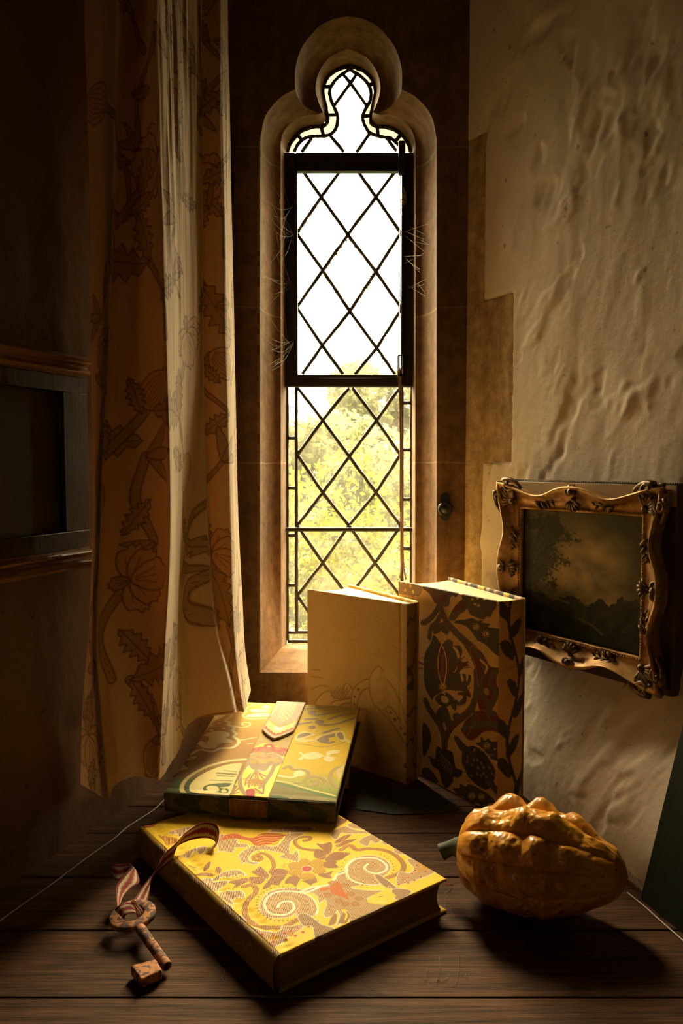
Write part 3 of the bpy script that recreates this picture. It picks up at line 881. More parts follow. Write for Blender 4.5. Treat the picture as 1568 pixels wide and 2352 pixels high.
for p in ([(1090,600),(1130,580),(1160,550),(1190,570),(1240,620),(1230,660),(1170,640)], [(1190,750),(1230,690),(1300,620),(1390,640),(1350,690),(1330,720),(1270,710),(1240,740)],
          [(1260,600),(1300,575),(1340,570),(1400,600),(1370,640),(1280,640)], [(1390,700),(1430,640),(1510,640),(1480,680),(1480,720),(1440,700)],
          [(880,690),(960,670),(1040,650),(1060,680),(1000,710),(930,745),(940,710)], [(1070,650),(1120,645),(1210,650),(1180,700),(1090,700)],
          [(660,590),(670,540),(720,505),(705,560)], [(595,620),(690,600),(740,625),(600,632)], [(765,570),(790,555),(815,575),(800,620),(775,600)], [(560,560),(520,540),(600,560)]): leaf(p, A)
for P, s_ in ((A, [(560,570),(660,610),(760,600),(800,620)]), (A, [(740,640),(900,660),(1080,680),(1240,640),(1420,620),(1568,590)]), (B, [(360,480),(480,420),(560,330),(620,260)])):
    c.stroke(P(s_), 0.0012, ROP, 0, rz)
for P, q in ((A, (1130, 700)), (A, (900, 650)), (A, (1400, 545)), (B, (60, 550)), (B, (250, 460)), (B, (600, 410)), (A, (740, 600)), (A, (980, 640))):
    for k in range(16):
        x, y = q[0] + random.uniform(-45, 45), q[1] + random.uniform(-28, 28)
        c.dot(P([(x, y)])[0], 0.0007, ORG if k % 2 else BRN, 0)
# centre flower
for px_, py_, rx, ry in ((150,545,62,36),(235,515,48,34),(345,525,62,38),(365,585,58,30),(262,640,70,30),(150,600,60,34)):
    q = [(px_ + rx * math.cos(a), py_ + ry * math.sin(a)) for a in np.linspace(0, 6.28, 17)[:-1]]
    c.fill(B(q), (0.84, 0.44, 0.02), 0.8, rz, 0); c.stroke(B(q), 0.0009, BRN, 0, rz, 0, True)
for (rx, ry, cc, zz) in ((50, 28, WHT, rz * 3), (44, 23, RED, rz * 3), (12, 7, (0.4, .2, .1), rz * 3)):
    c.fill(B([(255 + rx * math.cos(a), 575 + ry * math.sin(a)) for a in np.linspace(0, 6.28, 21)[:-1]]), cc, 0, zz, 0)
for p in ([(470,280),(480,240),(530,210),(600,190),(680,220),(760,230),(840,250),(700,255),(600,255),(560,250),(520,310)], [(720,330),(760,290),(870,260),(920,310),(870,345),(830,320),(800,370),(740,350)],
          [(925,330),(960,315),(1020,355),(950,352)], [(1030,395),(1090,385),(1230,480),(1200,490),(1150,450),(1060,435)], [(620,170),(700,160),(840,240),(760,220),(640,200)]): tanleaf(p, B)
tanleaf([(1150,490),(1230,490),(1300,520),(1400,580),(1380,620),(1240,670),(1080,715),(1060,660),(1090,600),(1180,610),(1210,560)], B)
tanleaf([(1090,1100),(1200,1130),(1340,1130),(1360,1090),(1450,1090),(1568,1060),(1540,1110),(1440,1170),(1350,1240),(1270,1280),(1180,1200)], A)
for q in ((1290,540),(1310,570),(1260,590),(1340,560)): c.dot(B([q])[0], 0.004, ORG, 0.8, rz)
for q in ((1300,1190),(1440,1160),(1240,1210)): c.dot(A([q])[0], 0.004, ORG, 0.8, rz)
for q in ((1240,500),(1240,540),(1320,595),(1230,590),(1200,620),(1165,650),(1120,670),(1080,712),(1220,675),(1165,700),(1000,740),(1280,645),(350,1045),(270,1090),(220,1140),(175,1110),(110,1135),(50,1150),(65,1205),(155,1175)):
    c.dot(B([q])[0], 0.0021, WHT, 0, rz * 2); c.dot(B([q])[0], 0.0017, RED, 0, rz * 2.2)
for q in ((1185,1165),(1285,1165),(1385,1150),(1285,1230)): c.dot(A([q])[0], 0.0019, RED, 0, rz * 2.2)
for p in ([(860,630),(900,625),(960,660),(1060,740),(1120,800),(1080,830),(1000,730),(970,745),(900,690)], [(170,1000),(200,975),(260,985),(330,1030),(380,1070),(500,1110),(420,1150),(330,1200),(300,1090),(230,1090),(190,1050)],
          [(1020,760),(1100,750),(1200,780),(1080,850),(1030,820)]): tanleaf(p, B, 0.0009, (0.50, 0.34, 0.18))
for p in ([(500,690),(550,700),(580,760),(620,820),(630,850),(560,820),(480,800),(460,740)], [(370,750),(450,740),(440,765),(390,775)]): c.fill(B(p), (0.72, 0.17, 0.02), 0.6, rz)
for q in ((440,810),(540,860),(650,800),(690,890),(600,890),(600,720),(720,840),(480,700)):
    c.dot(B([q])[0], 0.005, (0.55, 0.30, 0.10), 0.9, rz); c.dot(B([q])[0], 0.002, (0.7, .25, .04), 0.3, rz)
for p in ([(960,800),(1040,800),(900,825)], [(460,1040),(480,1000),(520,975),(510,1060),(450,1080)], [(540,1050),(600,950),(640,1000),(600,1060)]): c.fill(B(p), BRN, 0.5, rz)
for p in ([(800,850),(900,870),(1020,880),(980,900),(820,880)], [(560,945),(600,940),(620,1000),(590,1040),(600,980)], [(940,770),(1030,790),(1040,830),(860,805),(900,790)]): c.fill(B(p), YEL, 0, 0)
for P, p in ((A, [(970,460),(1000,420),(1050,390),(1090,370),(1180,360),(1300,370),(1380,300),(1400,260),(1560,250),(1500,290),(1440,330),(1430,430),(1470,430),(1500,400),(1510,500),(1430,490),(1340,460),(1380,440),(1300,415),(1180,400),(1100,425),(1065,470),(1080,505),(1160,515),(1100,535),(1030,510),(1000,530),(990,490)]),
             (A, [(730,430),(770,420),(790,410),(780,300),(830,260),(960,310),(960,340),(1050,350),(1050,375),(980,378),(930,380),(940,395),(910,425),(830,410)]),
             (A, [(340,240),(430,215),(560,190),(500,230),(500,260),(430,280),(420,255),(370,262)]), (A, [(430,460),(500,420),(560,390),(680,370),(660,420),(620,440),(580,410),(560,420),(520,465),(470,450)]),
             (A, [(740,660),(800,620),(850,600),(960,580),(1030,620),(1030,635),(980,620),(950,645),(930,630),(880,650),(830,640),(790,660),(740,680)]),
             (A, [(650,690),(660,655),(720,650),(745,690),(800,680),(880,680),(860,710),(820,715),(820,740),(790,750),(780,775),(720,760)]),
             (A, [(790,800),(850,765),(920,770),(1000,770),(1025,820),(1000,835),(940,820),(930,850),(900,850),(930,880),(880,880)]),
             (A, [(880,890),(915,915),(905,945),(870,920)]), (A, [(960,990),(1000,1000),(1040,1050),(1000,1040)]),
             (A, [(1240,240),(1330,200),(1568,190),(1650,210),(1568,240),(1400,245)])): tanleaf(p, P)
for p in ([(810,320),(840,280),(880,260),(950,255),(1020,280),(1100,290),(1200,250),(1390,260),(1350,300),(1300,330),(1200,365),(1120,360),(1070,320),(960,300),(860,305)], [(80,190),(150,160),(230,150),(220,180),(90,212)]):
    c.fill(A(p), (0.66, 0.13, 0.02), 0.6, rz)
for k in range(9):
    y0 = 268 + k * 11; c.stroke(A([(1110 + k * 6, y0 + 20), (1200, y0), (1290, y0 + 2), (1390 - k * 10, y0 - 6)]), 0.0011, RED if k % 2 else YEL, 0, rz)
c.fill(A([(250,265),(330,275),(420,300),(400,330),(330,360),(300,320)]), (0.75, 0.36, 0.02), 1.0, rz)
def zcrease(U, V):      # the cloth puckers along the joint by the spine
    k = np.exp(-((U - 0.014) / 0.006) ** 2)
    return -0.0011 * k + 0.0007 * k * np.sin(V * 2 * np.pi / 0.011 + 3 * np.sin(V * 40)) + 0.0003 * (fbm(U * 60, V * 60, 3) - 0.5)
Mt = Matrix.Translation((0, 0, TH))
c.sheet('front_cover', Mt, 0.0032, M_yel, yb, 0.0018, zcrease)
cb = Cloth(Wy, Hy, 0.004, (0.45, 0.30, 0.05)); cb.sheet('back_cover', Matrix.Translation((0, 0, 0.0036)), 0.0032, M_yel, yb, 0.001)
# rounded spine in the same cloth, its colour darkened to stand for shade
def spine_sheet(name, parent, H, th, bulge, m, base, res=0.0009, motifs=None, nprof=36, inset=0.0):
    v = np.linspace(0, H, int(H / res)); a = np.linspace(0, 1, nprof)
    ang = (a - 0.5) * math.pi
    prof_u = -bulge * np.cos(ang) ** 0.8 ; prof_n = th / 2 + th / 2 * np.sin(ang)
    prof_u = prof_u + 0.0
    Vv, Aa = np.meshgrid(v, a, indexing='ij')
    PU = np.broadcast_to(prof_u, Vv.shape) ; PN = np.broadcast_to(prof_n, Vv.shape)
    wob = (fbm(Vv * 30, Aa * 3, 8) - 0.5) * 0.0012
    rgb = np.ones(Vv.shape + (3,)) * np.array(base); ha = np.zeros(Vv.shape)
    if motifs is not None: rgb, ha = motifs(Vv, Aa, rgb, ha)
    P = np.stack([PU + wob, Vv, PN], -1).reshape(-1, 3)
    nn_ = len(v); F = gridfaces(nn_, nprof)
    return np_mesh(name, P, F, m, parent, np.concatenate([rgb.reshape(-1, 3), ha.reshape(-1, 1)], 1))
def ymot(V, A_, rgb, ha):
    k = fbm(V * 28, A_ * 3.0, 41, 3) > 0.56
    rgb[k] = (0.30, 0.20, 0.10); ha[k] = 1
    e = np.abs(fbm(V * 28, A_ * 3.0, 41, 3) - 0.56) < 0.012; rgb[e] = (0.40, 0.30, 0.16); ha[e] = 0
    return rgb, ha
spine_sheet('spine', yb, Hy, TH, 0.009, M_yel, (0.34, 0.20, 0.03), motifs=ymot)
pg = MB()
nseg = 10; rows = []
for i in range(nseg + 1):     # hollow fore edge
    q = i / nseg; rows.append((Wy - 0.006 - 0.007 * math.sin(math.pi * q), 0.0036 + (TH - 0.0068) * q))
poly = [(-0.004, 0.004, TH - 0.0032), (-0.004, 0.004, 0.0036)] + [(u, 0.004, n_) for u, n_ in rows]
pg.prism(poly, (0, Hy - 0.008, 0)); pg.build('page_block', pages_mat('shade_brown_pages', (0.30, 0.19, 0.09), 2), yb)  # page colour darkened in place of shade on the book's side

# ---------------------------------------------------------------- the green and gold book with a flap
T0 = on_y(378, 1819, 1.092); T1 = on_y(771, 1843, 1.058); T2 = on_y(524, 1610, 1.388)
Ug = (T1 - T0); Wg = Ug.length; Ug.normalize(); Vg = T2 - T0; Vg = Vg - Ug * Vg.dot(Ug); Hg = Vg.length; Vg.normalize(); Ng = Ug.cross(Vg)
TG = 0.0305
Mg = frame(T0 - Ng * TG, Ug, Vg, Ng)
gb = root('book', Mg, 'gold and green brocade book closed by a patterned pointed flap, propped on the yellow book', 'book', 'fabric bound books in the window')
M_gfab = make_fabric('green_gold_brocade', 0.7, 0.0011, 0.3, 0.35, 0.3, 0.00035, (0.25, 0.14, 0.06))
M_strap = make_fabric('red_gold_brocade', 0.55, 0.0014, 0.7, 0.8, 0.15, 0.0003, (0.28, 0.15, 0.06))
tg = Trace(Mg, TG)
C = lambda p: tg(zoomer(370, 1600, .1531)(p)); D = lambda p: tg(zoomer(500, 1600, .2168)(p))
c = Cloth(Wg, Hg, 0.0008, (0.5, 0.3, 0.03))
U_, V_ = np.meshgrid(c.u, c.vv, indexing='ij')
def blend(t, stops):
    out = np.zeros(t.shape + (3,))
    for k in range(3): out[..., k] = np.interp(t, [s_[0] for s_ in stops], [s_[1][k] for s_ in stops])
    return out
tv = V_ / Hg
L_ = blend(tv, [(0, (0.045, 0.075, 0.012)), (0.10, (0.07, 0.09, 0.015)), (0.17, (0.21, 0.11, 0.018)), (0.45, (0.27, 0.13, 0.014)), (0.62, (0.30, 0.155, 0.015)), (0.8, (0.40, 0.24, 0.015)), (1, (0.52, 0.30, 0.015))])
R_ = blend(tv, [(0, (0.08, 0.12, 0.02)), (0.10, (0.28, 0.32, 0.05)), (0.18, (0.42, 0.40, 0.05)), (0.26, (0.66, 0.46, 0.02)), (0.6, (0.70, 0.46, 0.015)), (0.85, (0.60, 0.44, 0.03)), (1, (0.40, 0.28, 0.04))])
mk = (U_ > Wg * 0.58)[..., None]
c.rgb = np.where(mk, R_, L_ * np.interp(tv, [0, .15, .3], [1, 1.1, 1.4])[..., None])
CRM = (0.72, 0.60, 0.24); CRM2 = (0.78, 0.70, 0.36); GRN = (0.05, 0.085, 0.015); OLV = (0.22, 0.17, 0.05); GRY = (0.36, 0.27, 0.17)
z1 = 0.0003
def cs(p, w, col=CRM, P=C, z=z1, ha=0.15): c.stroke(P(p), w, col, ha, z)
cs([(930,140),(1000,160),(1055,200),(1065,260),(1020,320),(960,360),(1020,390),(1000,430),(1090,460),(1070,520),(1120,560),(1085,600),(1150,650),(1150,710),(1060,770),(880,780),(760,830),(580,800),(440,870)], 0.0055)
cs([(1090,445),(1200,468),(1320,440),(1325,400),(1240,390),(1205,415),(1240,430)], 0.0035)
cs([(1150,660),(1300,640),(1420,610)], 0.0035); cs([(1290,715),(1370,700)], 0.003)
for p in ([(640,590),(700,550),(830,520),(1000,540),(1020,590),(970,620),(1060,660),(1040,700),(880,710),(800,780),(650,780),(550,720),(590,670),(680,690),(720,610)], [(930,175),(980,220),(970,270),(900,320),(800,355),(850,260)]):
    c.fill(C(p), CRM, 0.1, z1)
cs([(1600,105),(1400,125),(1270,180),(1270,230),(1225,290),(1320,335),(1620,330)], 0.0045)
cs([(1280,92),(1370,112),(1480,98)], 0.004)
for p in ([(1320,210),(1380,185),(1568,190),(1620,215),(1568,235),(1400,240)], [(1270,290),(1400,255),(1620,260),(1620,300),(1330,312)], [(1490,155),(1600,130),(1640,175),(1560,180)]):
    c.fill(C(p), (0.85, 0.74, 0.45), 0, z1)
cs([(1260,945),(1100,955),(950,980),(700,1050),(450,1180),(330,1300),(310,1400),(370,1480)], 0.0062)
c.fill(C([(1200,1000),(1000,1020),(750,1100),(560,1200),(450,1300),(420,1380),(480,1440),(800,1485),(1010,1480),(1100,1300),(1190,1060)]), CRM, 0.2, z1)
c.fill(C([(640,1350),(780,1310),(1040,1300),(1010,1350),(880,1365),(930,1380),(1010,1390),(990,1450),(860,1440),(700,1400),(640,1410)]), GRN, 0, 0)
c.fill(C([(670,1370),(740,1340),(830,1350),(870,1390),(840,1420),(740,1410)]), CRM, 0.2, z1)
c.fill(C([(900,1400),(960,1390),(980,1430),(920,1440)]), CRM, 0.2, z1)
for p, w_ in (([(950,1110),(1130,1130)], .002), ([(730,1255),(900,1262),(1060,1268)], .0025), ([(840,1150),(1000,1160),(1120,1170)], .004), ([(850,1190),(1090,1200)], .003)): cs(p, w_, OLV, C, 0, 0)
c.fill(C([(280,1105),(340,1020),(365,1050),(395,1085)]), CRM, 0, z1)
for q in ((865,400),(755,505),(935,480),(760,440)): c.dot(C([q])[0], 0.0028, CRM, 0, z1)
cs([(390,950),(480,930),(510,905),(440,915)], 0.003)
# right half
for p in ([(980,180),(1050,195),(1200,175),(1420,130)], [(1050,265),(1100,300),(1250,290),(1440,230)], [(840,295),(990,272)], [(1130,385),(1280,335)], [(900,130),(1100,120),(1300,100)], [(930,240),(1050,235)], [(1180,240),(1300,200),(1430,180)]):
    cs(p, 0.0085, (0.62, 0.50, 0.12), D); cs(p, 0.006, GRY, D, z1 * 1.3, 0.8)
for q in ((1000,170,.008),(1080,270,.008),(1000,325,.006),(1120,460,.010),(860,430,.006)): c.dot(D([q[:2]])[0], q[2], GRY, 0.8, z1)
cs([(1060,470),(1070,440),(1130,420),(1270,385)], 0.013, (0.70, 0.56, 0.16), D); cs([(1080,465),(1120,435),(1200,415),(1270,395)], 0.009, GRY, D, z1, .8); cs([(1100,480),(1180,490),(1220,480)], 0.006, GRY, D, z1, .8)
c.fill(D([(1240,400),(1290,365),(1340,390),(1360,450),(1420,470),(1400,490),(1320,480),(1270,445)]), CRM, 0, z1); c.fill(D([(1260,400),(1295,378),(1325,400),(1335,450),(1300,455),(1275,435)]), GRY, 0.8, z1)
c.fill(D([(815,460),(840,400),(920,370),(1010,395),(1030,410),(930,440),(920,455),(1010,455),(1000,475),(900,485)]), CRM, 0.1, z1); c.fill(D([(840,440),(860,405),(930,385),(990,400),(900,430)]), GRY, 0.8, z1)
cs([(1000,370),(1040,350),(1090,365),(1060,390),(1000,375)], 0.002, CRM, D)
cs([(830,500),(960,510),(1060,530),(1200,520),(1350,480)], 0.003, (0.50, 0.36, 0.05), D)
for p in ([(855,600),(880,590),(910,612),(960,597),(1030,592),(1080,602),(1120,628),(1180,632),(1290,655),(1180,645),(1110,640),(1050,660),(960,668),(910,655),(885,675),(845,665),(880,640),(890,620)], [(1145,612),(1170,580),(1275,568),(1280,598),(1200,612),(1180,628),(1150,625)], [(1120,650),(1170,640),(1230,655),(1225,680),(1180,697),(1130,680)]):
    c.fill(D(p), CRM2, 0.1, z1)
for p, w_ in (([(700,760),(760,735),(800,770),(880,770),(950,790),(965,830),(940,860)], .006), ([(830,910),(900,905),(960,860),(1040,850),(1110,870),(1145,920),(1110,965)], .006), ([(1340,740),(1270,750),(1210,800),(1190,860),(1220,920),(1270,960)], .006), ([(980,940),(1040,930),(1060,900),(1010,890)], .008)):
    cs(p, w_, (0.50, 0.40, 0.16), D, z1, .7)
cs([(640,840),(700,850),(780,860),(840,830),(860,800)], 0.006, CRM2, D); c.dot(D([(860,815)])[0], 0.009, CRM2, 0, z1)
c.fill(D([(1340,740),(1280,760),(1250,800),(1265,850),(1290,880)]), CRM, 0.5, z1)
c.fill(D([(560,1090),(580,990),(610,920),(720,940),(900,990),(1250,1080),(1250,1150)]), (0.36, 0.33, 0.14), 1.0, z1)
c.fill(D([(620,905),(760,935),(900,975),(1240,1060),(1240,1085),(900,1000),(620,925)]), (0.10, 0.18, 0.03), 0, 0)
cs([(620,895),(760,920),(900,965),(1240,1052)], 0.0035, CRM, D)
c.fill(D([(555,1045),(640,1045),(760,1085),(560,1095)]), GRN, 0, 0)
def zg(U, V): return 0.0004 * (fbm(U * 40, V * 40, 13) - 0.5) - 0.0006 * np.exp(-((V - 0.012) / 0.004) ** 2)
c.sheet('front_cover', Matrix.Translation((0, 0, TG)), 0.003, M_gfab, gb, 0.0022, zg)
cb = Cloth(Wg, Hg, 0.004, (0.03, 0.04, 0.012)); cb.sheet('back_cover', Matrix.Translation((0, 0, 0.003)), 0.003, M_gfab, gb, 0.001)
# front (spine) side: gently rounded, coloured darker to stand for shade
def gside(V, A_, rgb, ha):
    k = np.abs(np.sin(V * 60 + 5 * fbm(V * 9, A_ * 2, 3) + A_ * 2)) > 0.75
    rgb[k] = (0.06, 0.05, 0.014); ha[k] = .8
    return rgb, ha
v = np.linspace(0, Wg, 300); a = np.linspace(0, 1, 24); an = (a - .5) * math.pi
Vv, Aa = np.meshgrid(v, a, indexing='ij')
rgb = np.ones(Vv.shape + (3,)) * np.array((0.025, 0.034, 0.009)); ha = np.zeros(Vv.shape)
rgb, ha = gside(Vv, Aa, rgb, ha)
P = np.stack([Vv, np.broadcast_to(-0.0045 * np.cos(an) ** .7, Vv.shape), np.broadcast_to(TG / 2 + TG / 2 * np.sin(an) * 0.985, Vv.shape)], -1).reshape(-1, 3)
np_mesh('spine', P, gridfaces(300, 24)[:, ::-1], M_gfab, gb, np.concatenate([rgb.reshape(-1, 3), ha.reshape(-1, 1)], 1))
pg = MB(); pg.box((0.004, -0.001, 0.003), (Wg - 0.005, Hg - 0.005, TG - 0.003)); pg.build('page_block', M_pg_z, gb)
# the lower band, running over the front edge
sx0, sx1 = D([(90, 1060)])[0][0], D([(552, 1078)])[0][0]
tu0, tu1 = D([(470, 420)])[0][0], D([(790, 410)])[0][0]
bl = D([(620, 430)])[0][1]
s0, s1 = min(sx0, tu0) , max(sx1, tu1)
SW = (sx1 - sx0 + tu1 - tu0) / 2; scx = (sx0 + sx1 + tu0 + tu1) / 4; s0 = scx - SW / 2
Ms = Matrix.Translation((s0, 0, TG + 0.0016))
mloc = lambda P: (lambda p: [(u - s0, v) for u, v in P(p)])
DS = mloc(D)
SL = bl + 0.03
c = Cloth(SW, SL, 0.0007, (0.90, 0.62, 0.03))
z1 = 0.0002
c.fill(DS([(480,400),(800,400),(790,520),(740,560),(640,540),(500,500),(400,540),(340,560)]), (0.62, 0.46, 0.16), 0.7, z1)
c.fill(DS([(340,560),(440,545),(620,545),(760,560),(735,610),(690,640),(500,605),(300,640),(310,600)]), (0.52, 0.22, 0.08), 0.8, z1)
c.fill(DS([(260,680),(330,625),(500,605),(690,650),(705,690),(640,740),(560,740),(500,800),(400,790),(320,740)]), (0.60, 0.47, 0.30), 1.0, z1)
for p, w_, cc in (([(430,580),(450,550),(500,560),(510,525),(560,520),(590,545),(585,570),(620,590)], .005, RED), ([(310,595),(340,565),(380,575)], .007, RED), ([(660,590),(700,575),(740,585)], .008, RED),
                ([(425,645),(480,662),(545,652)], .005, RED), ([(270,670),(340,625),(430,605),(500,620)], .0016, WHT), ([(520,615),(600,610),(680,650),(700,690)], .0016, WHT), ([(330,740),(350,780),(400,800),(440,790),(500,805),(550,780),(570,740)], .0016, WHT),
                ([(400,790),(360,860),(270,890)], .002, BRN), ([(400,800),(340,900),(330,970)], .003, BRN), ([(410,800),(430,880),(460,930)], .003, BRN), ([(410,800),(500,850),(560,850)], .003, BRN), ([(400,800),(400,900),(390,960)], .002, BRN),
                ([(350,830),(300,900),(290,950)], .0025, BRN), ([(440,830),(500,900)], .0025, BRN)): c.stroke(DS(p), w_, cc, 0.3, z1)
for p in ([(300,740),(255,800),(235,870),(240,960),(270,1020),(310,1060)], [(600,740),(575,800),(540,860),(490,930),(450,975)]): c.stroke(DS(p), 0.0065, (0.55, 0.42, 0.24), 1.0, z1)
for k in range(14):
    x0_ = random.choice([150, 480]); aa = random.uniform(0, 6.28)
    c.stroke(DS([(x0_, 1040), (x0_ + 90 * math.cos(aa), 1000 + 50 * math.sin(aa))]), 0.0028, BRN, 0.5, z1)
for k in range(9):
    th_ = math.radians(200 + k * 17); c.stroke(DS([(400, 880), (400 + 110 * math.cos(th_), 880 - 75 * math.sin(th_))]), 0.0030, (0.58, 0.30, 0.03), 0.8, z1)
c.fill(DS([(300,1000),(390,995),(380,1090),(320,1090)]), RED, 0.6, z1)
for q in ((430, 620), (560, 680), (470, 700), (380, 700), (620, 690)): c.dot(DS([q])[0], 0.006, (0.70, 0.36, 0.04), 0.5, z1)
for i in range(-6, 7): c.stroke(DS([(500 + i * 12, 720 - abs(i) * 6), (500 + i * 26, 600 + abs(i) * 8)]), 0.0014, (0.66, .30, .03), 0, z1)
c.sheet('closing_band', Ms, 0.0014, M_strap, gb, 0.0008, None)
cl = Cloth(SW, TG - 0.003, 0.001, (0.16, 0.075, 0.03))  # band's front face darkened in colour in place of shade
for k in range(8):
    u0 = SW * (0.08 + 0.84 * k / 7); cl.stroke([(u0, TG), (u0 + 0.004 * math.sin(k), 0.01), (u0, 0)], 0.004, (0.07, 0.04, 0.015) if k % 3 else (0.12, 0.01, 0.01), 0.5)
Mside = frame(Vector((s0, -0.0058, 0.0015)), Vector((1, 0, 0)), Vector((0, 0, 1)), Vector((0, -1, 0)))
cl.sheet('closing_band_side', Mside, 0.0012, M_strap, gb, 0.0006)
# the pointed flap coming over from behind, lying on the band
fu = lambda p: D(p)
outl = fu([(650, 62), (912, 80), (800, 385), (700, 430), (570, 478), (500, 430), (468, 385), (550, 240)])
us = [p[0] for p in outl]; vs_ = [p[1] for p in outl]; f0 = s0 + 0.001; fw = SW - 0.002
v_tip = min(vs_); v_end = Hg
nu_, nv_ = 110, 200
Uf, Tf = np.meshgrid(np.linspace(0, 1, nu_), np.linspace(0, 1, nv_), indexing='ij')
vt = fu([(570, 478)])[0][1]; vsid = fu([(790, 395)])[0][1]
vb_ = vt + (vsid - vt) * np.abs(2 * Uf - 1) ** 1.3
Vf = vb_ + (v_end + 0.001 - vb_) * Tf
lift = 0.0062 - 0.0030 * Tf ** 0.6
ed = np.minimum(np.minimum(Uf, 1 - Uf) * fw, (Vf - vb_)); rnd_ = np.clip(0.0016 - ed, 0, 0.0016)
Zf = TG + lift - (0.0016 - np.sqrt(np.maximum(0, 0.0016 ** 2 - rnd_ ** 2)))
rgb = np.ones(Uf.shape + (3,)) * np.array((0.66, 0.50, 0.30)); ha = np.full(Uf.shape, 0.9)
dv = Vf - vb_; tot = v_end - vt
def band(lo, hi): return (dv > lo) & (dv < hi)
k = band(0.010, 0.022); rgb[k] = (0.58, 0.05, 0.03)
zz_ = np.abs(((Uf * 9) % 1) - 0.5) * 0.010; k = (dv > 0.022 - 0.006 + zz_) & (dv < 0.040); rgb[k] = (0.90, 0.62, 0.03); ha[k] = 0
k = (np.abs(Uf - 0.5) < 0.16) & band(0.028, 0.040); rgb[k] = (0.78, 0.68, 0.45)
k = band(0.040, 0.048); rgb[k] = (0.72, 0.44, 0.05); ha[k] = .8
k = band(0.048, 0.058); rgb[k] = (0.60, 0.45, 0.28)
k = (dv > 0.058) & ((np.abs(Uf - .5) > 0.42)); rgb[k] = (0.90, 0.62, 0.03); ha[k] = 0
for w_ in (0.36, 0.31, 0.27):
    k = (dv > 0.06) & (np.abs(np.abs(Uf - .5) - w_) < 0.012) & (Tf < 0.93); rgb[k] = (0.36, 0.22, 0.12); ha[k] = 0
r2 = np.sin(Uf * 38) * np.sin(Vf * 420); k = (dv > 0.065) & (np.abs(Uf - .5) < 0.2) & (r2 > 0.25); rgb[k] = (0.78, 0.58, 0.12); ha[k] = 0.1
k = ed < 0.0035; rgb[k] = (0.42, 0.25, 0.16)
P = np.stack([f0 + Uf * fw, Vf, Zf], -1).reshape(-1, 3)
a_, b_ = Uf.shape; ring = np.concatenate([np.arange(0, a_ - 1) * b_, (a_ - 1) * b_ + np.arange(0, b_ - 1), np.arange(a_ - 1, 0, -1) * b_ + b_ - 1, np.arange(b_ - 1, 0, -1)])
R = P[ring].copy(); R[:, 2] -= 0.0014; base = len(P); n_ = len(ring); kk = np.arange(n_); k2 = (kk + 1) % n_
F = np.concatenate([gridfaces(a_, b_), np.stack([ring[kk], base + kk, base + k2, ring[k2]], -1)])
dye = np.concatenate([rgb.reshape(-1, 3), ha.reshape(-1, 1)], 1)
np_mesh('pointed_flap', np.concatenate([P, R]), F, M_strap, gb, np.concatenate([dye, dye[ring]]))

# dark book that props up its far end
M_dkf = make_fabric('dark_brown_cloth', 0.8, 0.0014, 0, 0.3, 0.2)
Mh = frame(Vector((-0.19, 1.285, 0)), Vector((0.998, -0.06, 0)).normalized(), Vector((0.06, 0.998, 0)).normalized(), Vector((0, 0, 1)))
hb_ = root('book', Mh, 'small dark book lying hidden beneath the far end of the green and gold book', 'book', 'fabric bound books in the window')
HW, HH, HT = 0.205, 0.085, 0.052
for nm, z in (('front_cover', HT), ('back_cover', 0.003)):
    cc = Cloth(HW, HH, 0.004, (0.05, 0.03, 0.014)); cc.sheet(nm, Matrix.Translation((0, 0, z)), 0.003, M_dkf, hb_, 0.001)
pg = MB(); pg.box((0.003, 0.003, 0.003), (HW - 0.004, HH - 0.003, HT - 0.003)); pg.build('page_block', M_pg_z, hb_)

